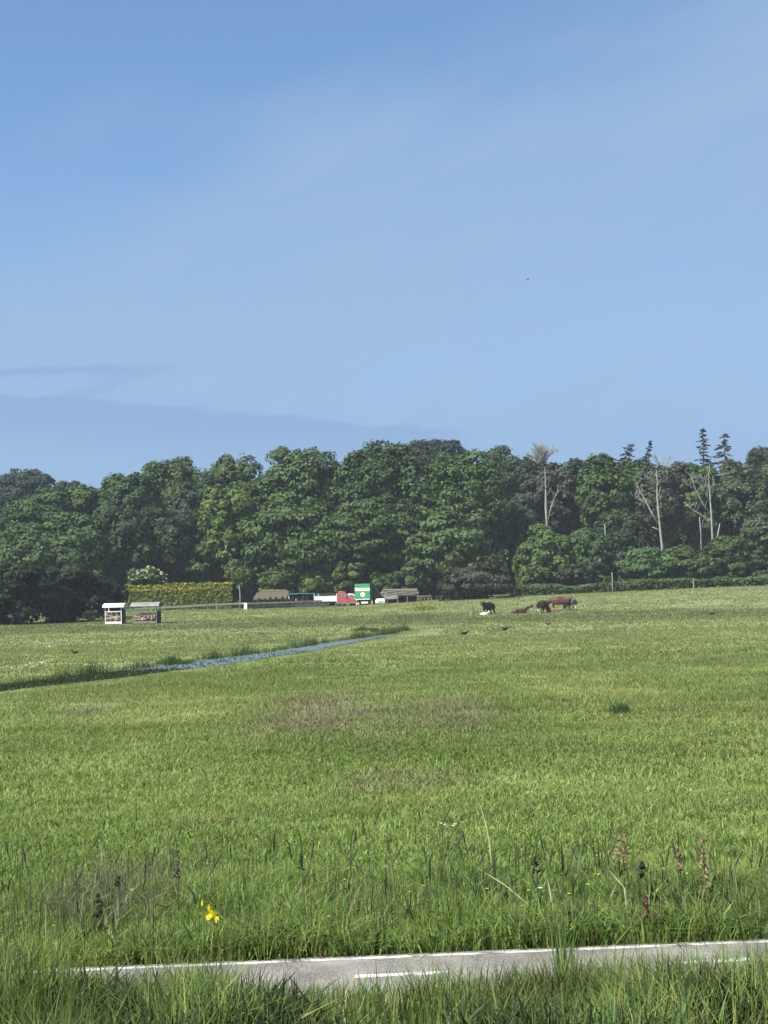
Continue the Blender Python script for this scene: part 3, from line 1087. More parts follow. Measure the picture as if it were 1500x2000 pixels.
dead_tree('dead tree of many thin curving arms, rightmost of the large dead trees', 224, [
    [(1394, 1100, 5), (1391, 1040, 4.2), (1389, 1000, 4), (1386, 960, 3), (1384, 930, 1.6), (1387, 905, .6)],
    [(1389, 1005, 3), (1373, 985, 2), (1358, 955, 1.6), (1348, 926, 1)],
    [(1391, 1030, 3), (1372, 1008, 2.2), (1350, 994, 1.6), (1334, 980, 1)],
    [(1346, 992, 1.2), (1346, 974, .8)],
    [(1388, 975, 2), (1394, 950, 1.2), (1388, 930, .8)],
    [(1387, 985, 1.8), (1376, 962, 1), (1362, 940, .7)],
    [(1358, 955, 1), (1345, 948, .7), (1335, 940, .5)],
    [(1388, 965, 1.4), (1378, 945, .9), (1376, 928, .6)]])
dead_tree('short pale dead stem right of the many armed dead tree', 222.5, [[(1398, 1110, 3), (1401, 1050, 2.6), (1406, 1022, 2)]])
dead_tree('short dead stem between the forked dead tree and the many armed one', 223, [[(1370, 1105, 2.4), (1369, 1045, 2), (1366, 1010, 1.4)], [(1369, 1040, 1.2), (1371, 1015, .8)]])
dead_tree('thin white dead stem in the dark gap left of the forked dead tree', 225, [[(1184, 1100, 2.4), (1183, 1062, 2), (1181, 1023, 1.4)]])
dead_tree('small broken dead stem low under the leftmost dead trunk', 221.5, [[(1075, 1110, 2.6), (1076, 1060, 2.2), (1078, 1034, 1.6)], [(1075, 1065, 1.4), (1084, 1050, .8)]])
dead_tree('bare topped tree of pale fine twigs standing above the wood right of the middle group', 250, [
    [(1062, 1000, 4), (1062, 930, 3), (1060, 890, 2)], [(1061, 905, 1.8), (1045, 880, 1)], [(1061, 900, 1.8), (1082, 878, 1)]],
    twigs=18, twig_box=(1024, 862, 1100, 902, 1062, 925), group=None, name='bare_tree')
dead_tree('bare thin twigs of a dying tree over the forked dead trunk', 243, [
    [(1290, 980, 3), (1291, 920, 2), (1288, 892, 1)]], twigs=4, twig_box=(1265, 880, 1318, 912, 1291, 945), group=None, name='bare_tree')
dead_tree('white stump at the wood edge beside the small yellow green bush', 211.5, [[(1196, 1144, 2.2), (1196, 1130, 2), (1195, 1118, 1.5)]], group=None, name='tree_stump')


# ---- conifers standing above the wood on the right
def conifer(label, cx, top, low, hw, Y, seed, lean=0.0, start=.0, group='spiky conifers above the wood', dens=1.0):
    pt, pb = at(cx, top, Y), at(cx, low, Y)
    g = gz(pt.x, Y)
    t_ = thing('conifer_tree', label, 'tree', (pt.x, Y, g), 0, group)
    hT = pt.z - g
    hl = pb.z - g
    mb_ = MB()
    mb_.tube([(0, 0, -.2), (0, 0, hT * .5), (lean * .4, 0, hT * .85), (lean, 0, hT)], [.3, .22, .1, .02], 7)
    mb_.build('trunk', M['bark'], t_, sm=True)
    P_, N_ = [], []
    random.seed(seed)
    wood = MB()
    z = hl
    W = hw * Y / F
    while z < hT - .15:
        f = 1 - (z - hl) / (hT - hl)
        for _ in range(max(2, int(3 * dens))):
            a_ = random.uniform(0, 6.28)
            ln = W * (.16 + .84 * f ** .9) * random.uniform(.35, 1.15)
            xo = lean * max(0, (z - hl) / (hT - hl)) ** 1.5
            s = Vector((xo, 0, z + random.uniform(-.2, .2)))
            e = s + Vector((math.cos(a_) * ln, math.sin(a_) * ln, random.uniform(-.42, .1) * ln))
            m_ = s.lerp(e, .5) + Vector((0, 0, -.05 * ln))
            wood.tube([s, m_, e], [.05, .035, .015], 4)
            for k in range(int(ln * 9) + 3):
                q = s.lerp(e, random.uniform(.3, 1.05)) + Vector((random.uniform(-.12, .12), random.uniform(-.12, .12), random.uniform(-.16, .05)))
                P_.append(q[:])
        z += random.uniform(.28, .6)
    wood.build('branches', M['bark'], t_)
    P_ = np.array(P_)
    n_ = len(P_)
    V_, F_ = leaf_quads(P_, unit(rng.normal(size=(n_, 3)) * .3 + np.array([0, 0, 1])), rng.uniform(.16, .34, n_), 2.2)
    mesh_np('crown', V_, F_, M['leaf'], t_, cols=np.repeat(np.array([.050, .056, .050]) * rng.uniform(.6, 1.3, (n_, 1)), 4, 0))


conifer('taller slim spiky conifer, left one of the pair above the right of the wood', 1372, 834, 925, 24, 250, 3, dens=1.5)
conifer('wider spiky conifer, right one of the pair above the right of the wood', 1414, 843, 925, 38, 250, 4, dens=1.5)
conifer('wind bent pine top leaning right above the wood, left one of the two', 1214, 864, 908, 26, 252, 5, 2.0, group='wind bent pine tops', dens=2.0)
conifer('small wind bent pine top above the wood, right one of the two', 1260, 861, 905, 14, 252, 6, .9, group='wind bent pine tops', dens=1.8)


# ------------------------------------------------------------------ yard: shed, shelter, vehicles, rails
def base_at(px, Y):
    x_ = float(ray(px, 1150)[0] * Y)
    return Vector((x_, Y, gz(x_, Y)))


PX = 1 / F     # metres per pixel is Y * PX

# hay racks in the field
def hay_rack(label, px0, px1, py, h, d, roofmat, framemat, hay0, hay1, side, white):
    pm = gp((px0 + px1) / 2, py)
    w = (px1 - px0) * pm.y / F
    t_ = thing('hay_rack', label, 'hay rack', pm, R(-5), 'roofed hay racks in the field')
    # curved roof sheet
    mb_ = MB()
    nseg = 10
    out, inn = [], []
    for i in range(nseg + 1):
        a_ = math.pi * i / nseg
        yy = -math.cos(a_) * (d / 2 + .22)
        zz = h - .42 + math.sin(a_) * .42
        out.append((yy, zz))
        inn.append((yy * .96, zz - .035))
    prof = out + inn[::-1]
    mb_.prism_x(prof, -w / 2 - .12, w / 2 + .22)
    mb_.build('roof', M[roofmat], t_)
    for sx in (-1, 1):
        for sy in (-1, 1):
            MB().box((sx * (w / 2 - .12), sy * (d / 2 - .05), (h - .42) / 2), (.085, .085, h - .42)).build('post', M[framemat], t_, bevel=.01)
    # lower tray and upper rails
    for nm, zc, th_, hg in (('lower_frame', .16, .07, .24), ('upper_frame', hay1 + .12, .06, .09)):
        mb_ = MB()
        for sy in (-1, 1):
            mb_.box((0, sy * (d / 2 - .05), zc), (w - .34, th_, hg))
        for sx in (-1, 1):
            mb_.box((sx * (w / 2 - .155), 0, zc), (th_, d - .06, hg - .006))
        mb_.build(nm, M[framemat], t_, bevel=.008)
    # feeding bars
    nb = int(w / .62)
    for i in range(1, nb):
        xx = -w / 2 + .12 + (w - .24) * i / nb
        MB().tube([(xx - .05, -d / 2 + .05, .28), (xx + .05, -d / 2 + .05, hay1 + .08)], [.018, .018], 6).build('feeding_bar', M['greywood'] if not white else M[framemat], t_)
    MB().box((w / 2 - .03, 0, (hay1 + .3) / 2 + .05), (.03, d - .15, hay1 + .2)).build('shaded_side', M['darkwood'], t_)  # dark sheet added for the rack's shaded right side
    mb_ = MB()
    nh = int(w * 9)
    for k in range(nh):
        mb_.ellipsoid((-w / 2 + .42 + (w - .84) * (k % 7) / 6, random.uniform(-.12, .02), random.uniform(hay0 + .12, hay1 - .2)), (.34, d / 2 - .2, .30), 10, 7, .3)
    mb_.build('hay', M['hay'], t_)
    return t_


hay_rack('hay rack with a bright white curved roof and white frame, left one of the two', 207, 243, 1219, 2.2, 1.5, 'whitemetal', 'white', .35, 1.2, 1, True)
hay_rack('wider hay rack with a dull grey curved roof, right one of the two', 262, 312, 1218, 2.25, 1.8, 'greymetal', 'greywood', .3, 1.05, 1, False)


# rails
def rail_fence(label, pts_px, posts, hrail, mat, boards=1, dark=None, name='rail_fence'):
    ps = []
    for px, Y in pts_px:
        ps.append(base_at(px, Y))
    o0 = ps[0]
    t_ = thing(name, label, 'fence', o0)
    for bi in range(boards):
        mb_ = MB()
        for a_, b_ in zip(ps[:-1], ps[1:]):
            n_ = 14
            for i in range(n_):
                s, e = a_.lerp(b_, i / n_), a_.lerp(b_, (i + 1) / n_)
                s.z, e.z = gz(s.x, s.y), gz(e.x, e.y)
                s, e = s - o0, e - o0
                z_ = hrail - .42 * bi
                mb_.add([(s.x, s.y, s.z + z_ - .12), (e.x, e.y, e.z + z_ - .12), (e.x, e.y, e.z + z_ + .12), (s.x, s.y, s.z + z_ + .12),
                         (s.x, s.y + .05, s.z + z_ - .12), (e.x, e.y + .05, e.z + z_ - .12), (e.x, e.y + .05, e.z + z_ + .12), (s.x, s.y + .05, s.z + z_ + .12)],
                        [(0, 1, 2, 3), (7, 6, 5, 4), (3, 2, 6, 7), (1, 0, 4, 5)])
        mb_.build('rail', mat if bi == 0 else (dark or mat), t_)
    for k in range(posts):
        f = k / (posts - 1) * (len(ps) - 1)
        i = min(int(f), len(ps) - 2)
        q = ps[i].lerp(ps[i + 1], f - i)
        q.z = gz(q.x, q.y)
        q = q - o0
        MB().box((q.x, q.y + .11, q.z + hrail * .5 - .05), (.11, .11, hrail + .1)).build('post', M['greywood'], t_, bevel=.01)
    return t_


rail_fence('long pale rail fence running from the yews past the golden hedge', [(70, 182), (240, 187), (478, 206)], 9, .85, M['railwood'])
rail_fence('weathered two rail fence in front of the small cypresses', [(482, 206.5), (628, 209)], 6, .8, noise_mat('grey_rail', (.09, .085, .07), (.17, .16, .135), 3, .8), 2, M['darkwood'])
MB().box((0, 0, .45), (.42, .3, .9)).build('gate_pillar', M['railwood'], None, base_at(479, 205.6), .03)
tag(bpy.data.objects['gate_pillar'], 'squat pale post where the two rail fences meet', 'post')

# low dark trough in front of the shelter
b0 = base_at(608, 208.3)
t = thing('feed_trough', 'long low dark trough standing before the open shelter', 'trough', b0)
mb = MB()
mb.box((0, -.42, .32), (4.3, .06, .5)).box((0, .42, .32), (4.3, .06, .5)).box((-2.18, 0, .32), (.06, .9, .5)).box((2.18, 0, .32), (.06, .9, .5)).box((0, 0, .1), (4.28, .76, .05))
mb.build('basin', M['tarp'], t)
for sx in (-1.9, 1.9):
    MB().box((sx, 0, .035), (.12, .7, .07)).build('foot', M['darkwood'], t)

# mossy roofed shed
Y = 214.0
b0 = base_at(530, Y)
t = thing('garden_shed', 'small open shed under a mossy brown pitched roof', 'shed', b0)
w, hgt, dp = 4.3, 2.35, 3.0
mb = MB()
prof = [(-dp / 2 - .35, 1.30), (0, hgt), (dp / 2 + .35, 1.30), (dp / 2 + .35, 1.16), (0, hgt - .16), (-dp / 2 - .35, 1.16)]
n_ = len(prof)
vs = []
for k, (xx, sl) in enumerate(((-w / 2 - .3, 0), (w / 2 + .3, 0))):
    for i, (yy, zz) in enumerate(prof):
        topi = i in (1, 4)
        vs.append((xx * (1 if not topi else (.80 if k == 0 else .97)), yy, zz))
fs = [(i, (i + 1) % n_, n_ + (i + 1) % n_, n_ + i) for i in range(n_)] + [tuple(range(n_))[::-1], tuple(range(n_, 2 * n_))]
mb.add(vs, fs)
rf = mb.build('roof', M['thatch'], t)
mb = MB()
mb.tube([(-w / 2 * .82, 0, hgt + .01), (0, 0, hgt + .05), (w / 2, 0, hgt + .02)], [.1, .13, .11], 7)
mb.build('ridge', M['moss'], rf)
MB().box((0, dp / 2 - .1, .6), (w - .2, .08, 1.2)).build('wall', M['darkwood'], t)
for sx in (-1, 1):
    MB().box((sx * (w / 2 - .1), .2, .6), (.08, dp - .7, 1.2)).build('wall', M['darkwood'], t)
for sx in (-1.9, -.6, .7, 1.9):
    MB().box((sx, -dp / 2 + .1, .6), (.1, .1, 1.2)).build('post', M['brownwood'], t)
MB().box((-.3, -dp / 2 + .45, .55), (1.9, .06, .75)).build('door', M['brownwood'], t)

# small cypresses in a row
def cypress_proto():
    t_ = thing('small_cypress', 'small dark clipped cypress in the row before the shed and shelter', 'small tree', (0, 0, 0), 0, 'row of small cypresses')
    n_ = 700
    z_ = rng.random(n_) ** 1.2
    rr_ = .36 * (1 - z_) ** .75 * (1 + .15 * rng.normal(size=n_)) + .02
    a_ = rng.uniform(0, 6.283, n_)
    P_ = np.stack([np.cos(a_) * rr_, np.sin(a_) * rr_, .08 + z_ * 1.3], 1)
    N_ = unit(np.stack([np.cos(a_), np.sin(a_), np.full(n_, .5)], 1) + .4 * rng.normal(size=(n_, 3)))
    V_, F_ = leaf_quads(P_, N_, rng.uniform(.07, .15, n_), 1.8)
    mesh_np('crown', V_, F_, M['leaf'], t_, cols=np.repeat(np.array([.024, .036, .015]) * rng.uniform(.6, 1.4, (n_, 1)), 4, 0))
    MB().tube([(0, 0, -.1), (0, 0, 1.1)], [.06, .03], 6).build('trunk', M['bark'], t_)
    return t_


proto = cypress_proto()
for i, px in enumerate((481, 494, 506, 517, 528, 539, 551, 561, 572, 582, 592, 601)):
    q = base_at(px, 210.3)
    s = (.75, .8, 1.05, 1.0, 1.1, 1.1, 1.15, 1.1, 1.15, 1.1, 1.25, 1.15)[i]
    if i == 0:
        proto.location = q
        proto.scale = (s,) * 3
    else:
        copy_thing(proto, q, random.uniform(0, 6), s)

# sapling with thin pale stem
tree('sapling', 'thin pale stemmed sapling between the golden hedge and the shed', 'small tree', 467, 1112, 16, 1142, 213, 'bright', 900, .28, lobes=6, group=None, trunk='deadwood', trunk_r=.09)

# open shelter with blue-edged dark roof and white posts
Y = 213.0
b0 = base_at(594, Y)
t = thing('open_shelter', 'dark open fronted shelter with white corner posts and a blue tarp edge', 'shelter', b0)
w, dp, hgt = 4.3, 2.6, 1.75
MB().box((0, 0, hgt + .05), (w + .2, dp + .3, .1)).build('roof', M['tarp'], t)
MB().tube([(-w / 2, -dp / 2 - .17, hgt + .07), (0, -dp / 2 - .17, hgt + .12), (w * .35, -dp / 2 - .17, hgt + .06)], [.07, .07, .06], 6).build('tarp_edge', M['bluetarp'], t)
MB().box((0, dp / 2 - .05, hgt / 2), (w - .2, .06, hgt)).build('wall', M['tarp'], t)
for sx in (-1, 1):
    MB().box((sx * (w / 2 - .1), .1, hgt / 2), (.06, dp - .5, hgt)).build('wall', M['tarp'], t)
for sx in (-w / 2 + .08, w / 2 + .0):
    MB().box((sx, -dp / 2 + .1, hgt / 2), (.16, .16, hgt)).build('post', M['white'], t, bevel=.01)
MB().box((-w / 2 + 1.05, -dp / 2 + .1, .6), (.09, .09, 1.2)).build('post', M['white'], t)


# ---- red truck with white bed
def wheel(parent, x, y, r=.36, wd=.24):
    mb_ = MB()
    n_ = 20
    prof = [(r * .62, -wd / 2), (r * .92, -wd / 2), (r, -wd / 2 + .05), (r, wd / 2 - .05), (r * .92, wd / 2), (r * .62, wd / 2)]
    vs_, fs_ = [], []
    for i in range(n_):
        a_ = 2 * math.pi * i / n_
        for rr_, yy in prof:
            vs_.append((math.cos(a_) * rr_, yy, math.sin(a_) * rr_))
    m_ = len(prof)
    for i in range(n_):
        j = (i + 1) % n_
        for k in range(m_):
            k2 = (k + 1) % m_
            fs_.append((i * m_ + k, i * m_ + k2, j * m_ + k2, j * m_ + k))
    mb_.add(vs_, fs_)
    wh = mb_.build('wheel', M['rubber'], parent, (x, y, r))
    mb_ = MB()
    mb_.tube([(0, -wd / 2 + .02, 0), (0, wd / 2 - .02, 0)], [r * .61, r * .61], 16)
    mb_.tube([(0, -wd / 2 - .02, 0), (0, wd / 2 + .02, 0)], [r * .2, r * .2], 10)
    mb_.build('rim', M['rim'], wh)


Y = 211.0
b0 = base_at(656, Y)
t = thing('dropside_truck', 'red cab truck with a white sided bed, parked beside the green box', 'truck', b0, R(-4))
# x along the truck, nose to +x ; 1 px = .07 m
cabp = [(.35, .42), (.35, 1.98), (.52, 2.05), (1.15, 2.02), (1.30, 1.92), (1.85, 1.22), (2.45, 1.0), (2.68, .82), (2.70, .42)]
MB().prism(cabp, -.95, .95).build('cab', M['red'], t, bevel=.06)
MB().prism([(.78, 1.22), (.78, 1.78), (1.18, 1.80), (1.62, 1.25)], -.962, -.945).build('side_window', M['glass'], t)
MB().prism([(.78, 1.22), (.78, 1.78), (1.18, 1.80), (1.62, 1.25)], .945, .962).build('side_window', M['glass'], t)
MB().add([(1.345, -.8, 1.885), (1.345, .8, 1.885), (1.84, .85, 1.262), (1.84, -.85, 1.262), (1.32, -.8, 1.87), (1.32, .8, 1.87), (1.815, .85, 1.245), (1.815, -.85, 1.245)],
         [(0, 1, 2, 3), (7, 6, 5, 4), (0, 3, 7, 4), (1, 5, 6, 2), (0, 4, 5, 1), (3, 2, 6, 7)]).build('windscreen', M['glass'], t)
MB().prism([(2.40, .45), (2.40, .62), (2.76, .62), (2.76, .45)], -.9, .9).build('bumper', M['tarp'], t, bevel=.03)
for sy in (-.72, .72):
    MB().box((2.62, sy, .86), (.12, .3, .14)).build('headlight', M['glass'], t, bevel=.02)
    MB().box((1.55, sy * 1.46, 1.32), (.1, .14, .22)).build('mirror', M['tarp'], t, bevel=.02)
MB().prism([(-3.0, .45), (-3.0, .6), (2.2, .6), (2.2, .45)], -.35, .35).build('chassis', M['tarp'], t)
mb = MB()
mb.box((-1.35, -.98, 1.08), (3.0, .05, .75)).box((-1.35, .98, 1.08), (3.0, .05, .75)).box((-2.87, 0, 1.08), (.05, 2.0, .75)).box((.17, 0, 1.22), (.05, 2.0, 1.1)).box((-1.35, 0, .68), (3.0, 1.9, .06))
mb.build('bed', M['white'], t, bevel=.01)
mb = MB()
for x_ in (-2.9, -2.3, .2):
    mb.box((x_, -1.01, 1.17), (.09, .06, 1.15))
mb.build('stake', M['white'], t)
mb = MB()
for zz in (1.52, 1.62, 1.74):
    mb.tube([(-2.6, -.98, zz + .05), (-1.5, -.98, zz - .03), (-.6, -.98, zz + .03), (.15, -.98, zz)], [.06, .06, .06, .06], 6)
mb.box((-1.2, 0, 1.58), (2.7, 1.7, .2))
mb.build('load_cover', M['tarp'], t)
for x_ in (-1.75, 1.72):
    for sy in (-.83, .83):
        wheel(t, x_, sy)
b0 = base_at(686, 213.6)
t = thing('white_van', 'plain white van half hidden behind the red truck bonnet', 'van', b0, R(0))
MB().prism([(-1.9, .35), (-1.9, 1.55), (-1.7, 1.68), (.25, 1.68), (.95, 1.1), (1.75, .95), (1.85, .75), (1.85, .35)], -.8, .8).build('body', M['white'], t, bevel=.06)
MB().prism([(-.35, 1.1), (-.35, 1.52), (.2, 1.52), (.7, 1.1)], -.812, -.795).build('side_window', M['glass'], t)
for x_ in (-1.25, 1.15):
    for sy in (-.7, .7):
        wheel(t, x_, sy, .3, .2)

# ---- green box trailer
Y = 212.0
b0 = base_at(710, Y)
t = thing('box_trailer', 'tall green box trailer with a cream stripe and a pale round emblem', 'trailer', b0, R(-9))
w, dp = 2.12, 3.6
MB().box((0, dp / 2 - 1.0, 1.87), (w, dp, 2.16)).build('box_body', M['green'], t, bevel=.03)
MB().box((w / 2 + .012, dp / 2 - 1.0, 1.87), (.02, dp - .06, 2.1)).build('shaded_side', M['shadedgreen'], t)  # darker green over this face paints in its shade
MB().box((0, -1.012, 2.18), (w - .04, .02, .42)).build('stripe', M['cream'], t)
MB().tube([(.03, -1.024, 1.48), (.03, -1.004, 1.48)], [.34, .34], 28).build('emblem', M['cream'], t)
MB().box((-.88, -1.02, 2.42), (.18, .012, .05)).build('label_plate', M['white'], t)
MB().box((0, -1.03, .83), (w - .04, .05, .09)).build('lower_rail', M['whitemetal'], t)
MB().box((0, dp / 2 - 1.0, .68), (w - .5, dp - .2, .14)).build('chassis', M['tarp'], t)
for sy in (.3, 1.5):
    for sx in (-.85, .85):
        wheel(t, sx, sy, .33, .22)
MB().box((.28, -1.05, .38), (.95, .05, .26)).build('light_board', M['white'], t)
for sx in (-.1, .66):
    MB().box((sx, -1.02, .57), (.05, .04, .2)).build('bracket', M['tarp'], t)
t2 = MB()
t2.ellipsoid((0, 0, .23), (.26, .22, .23), 12, 8, .12)
t2.tube([(0, 0, .4), (.02, 0, .5)], [.06, .08], 8)
tag(t2.build('sack', M['white'], None, base_at(698, 209.8), sm=True), 'small white sack on the ground between the red truck and the green box', 'sack')
q = base_at(726, 209.6)
t = thing('marker_post', 'short post with a dark top and faded red foot before the green box', 'post', q)
MB().tube([(0, 0, -.1), (.02, 0, .62)], [.085, .075], 8).build('lower_post', M['salmon'], t)
MB().tube([(-.03, 0, .6), (-.14, 0, 1.0)], [.08, .06], 8).build('upper_post', M['darkwood'], t)

# white rounded tank
q = base_at(742, 209.8)
t = thing('water_tank', 'low white rounded tank beside the log stack', 'tank', q, R(3))
mb = MB()
prof = [(-.66, .12), (-.68, .45), (-.58, .72), (-.4, .8), (.42, .8), (.6, .72), (.68, .5), (.62, .12)]
mb.prism(prof, -.45, .45)
mb.build('body', M['white'], t, bevel=.1)
MB().tube([(0, 0, .78), (0, 0, .88)], [.14, .14], 12).build('cap', M['tarp'], t)
mb = MB()
mb.box((-.4, 0, .06), (.12, .8, .14)).box((.4, 0, .06), (.12, .8, .14)).build('skid', M['darkwood'], t)
MB().box((.05, -.46, .36), (.7, .03, .1)).build('strap', M['greymetal'], t)

# ---- log stack
Y = 212.0
r_prev = None
q0 = base_at(782, Y)
t = thing('timber_rack', 'rough timber rack of posts carrying the stack of weathered logs', 'rack', q0)
for sx in (-2.3, -.4, .9, 2.3):
    for sy in (-.7, .7):
        MB().tube([(sx, sy, -.1), (sx + .03, sy, 1.05)], [.07, .06], 7).build('post', M['greywood'], t)
mb = MB()
for sy in (-.7, .7):
    mb.tube([(-2.6, sy, .98), (2.6, sy, .94)], [.07, .07], 7)
mb.build('bearer', M['greywood'], t)
MB().box((-1.35, -.80, .98), (1.9, .04, .85)).build('board_panel', noise_mat('grey_board', (.17, .17, .17), (.27, .27, .27), 3, .8), t)
MB().box((0, .9, .55), (4.6, .05, 1.1)).build('back_wall', M['darkwood'], t)
li = 0
rows = [(1.16, 7, 5.3), (1.38, 6, 5.1), (1.60, 6, 4.9), (1.80, 5, 4.6)]
for zr, cnt, L in rows:
    for k in range(cnt):
        yy = -.78 + 1.56 * k / (cnt - 1) + random.uniform(-.03, .03)
        r_ = random.uniform(.085, .12)
        l_ = L * random.uniform(.82, 1.03)
        x0 = random.uniform(-.25, .25)
        mb = MB()
        ps = [Vector((-l_ / 2 + x0, yy, zr + random.uniform(-.04, .04))), Vector((x0 - .8, yy + .02, zr + random.uniform(-.04, .04))),
              Vector((x0 + .9, yy - .02, zr + random.uniform(-.05, .05))), Vector((l_ / 2 + x0, yy, zr + random.uniform(-.06, .03)))]
        mb.tube(ps, [r_ * 1.1, r_, r_ * .95, r_ * .8], 8)
        o = mb.build('log', M['greywood'], None, q0)
        tag(o, 'long weathered grey brown log lying in the stack', 'log', 'logs in the stack')
rail_fence('low tumbledown stake fence right of the log stack', [(815, 211), (842, 211.5)], 5, .7, M['greywood'], name='stake_fence')
rail_fence('low old rail between the truck and the trough', [(655, 208.8), (698, 209)], 3, .45, M['greywood'], name='low_rail')

# pole at the wood edge
q = base_at(1355, 213)
tag(MB().tube([(0, 0, -.2), (0, 0, 1.5)], [.12, .1], 8).build('wooden_pole', M['greywood'], None, q), 'grey wooden pole at the right hand wood edge', 'pole')

# stake in the field left of the black cow
q = gp(924, 1201)
t = thing('fence_stake', 'dark leaning wooden stake in the field left of the black cow', 'post', q)
MB().tube([(0, 0, -.1), (-.06, 0, .6), (-.1, 0, 1.18)], [.09, .085, .07], 8).build('stake', M['greywood'], t)
MB().tube([(-.2, -.05, -.05), (-.28, 0, .34)], [.06, .05], 7).build('broken_stake', M['deadwood'], t)

# yellow flowers far in the field
n = 170
cpt = gp(826, 1190)
x = cpt.x + rng.normal(0, 1.0, n)
y = cpt.y + rng.normal(0, 3.5, n)
push(*blades(x, y, ground(x, y) + .25, rng.uniform(.06, .16, n), rng.uniform(.05, .11, n), rng.uniform(0, 1, n), np.array([.55, .42, .02]) * rng.uniform(.6, 1, (n, 1)), 1))
n = 700
x = cpt.x + rng.normal(0, .8, n)
y = cpt.y + rng.normal(0, 2, n)
push(*blades(x, y, ground(x, y), rng.uniform(.2, .42, n), rng.uniform(.03, .06, n), rng.uniform(0, .5, n), np.array([.09, .12, .035]) * rng.uniform(.6, 1.2, (n, 1)), 1))
o = flush('yellow_flower_patch', 'patch of yellow flowers in the far field before the log stack', 'petal')
o['category'] = 'flowers'
n = 900
cpt = gp(815, 1207)
x = cpt.x + rng.normal(0, 1.6, n)
y = cpt.y + rng.normal(0, 3.5, n)
push(*blades(x, y, ground(x, y), rng.uniform(.25, .5, n), rng.uniform(.03, .06, n), rng.uniform(0, .5, n), np.array([.15, .17, .075]) * rng.uniform(.7, 1.2, (n, 1)), 1))
flush('reeds', 'pale tall reeds beyond the far end of the ditch')


# ------------------------------------------------------------------ animals
def skin_body(name, nodes, edges, mat, parent, sub=2, fat=1.08):
    keys = list(nodes)
    me_ = bpy.data.meshes.new(name)
    me_.from_pydata([nodes[k][:3] for k in keys], [(keys.index(a_), keys.index(b_)) for a_, b_ in edges], [])
    o_ = bpy.data.objects.new(name, me_)
    col.objects.link(o_)
    md = o_.modifiers.new('Skin', 'SKIN')
    md.use_smooth_shade = True
    sv = me_.skin_vertices[0].data
    for i, k in enumerate(keys):
        r_ = nodes[k][3]
        r_ = r_ * fat if r_ > .15 else r_
        sv[i].radius = r_ if isinstance(r_, tuple) else (r_, r_)
        sv[i].use_root = (i == 0)
    s_ = o_.modifiers.new('Sub', 'SUBSURF')
    s_.levels = s_.render_levels = sub
    dg = bpy.context.evaluated_depsgraph_get()
    baked = bpy.data.meshes.new_from_object(o_.evaluated_get(dg))
    bpy.data.objects.remove(o_)
    baked.name = name
    for p in baked.polygons:
        p.use_smooth = True
    baked.materials.clear()
    return link_mesh(name, baked, mat, parent)


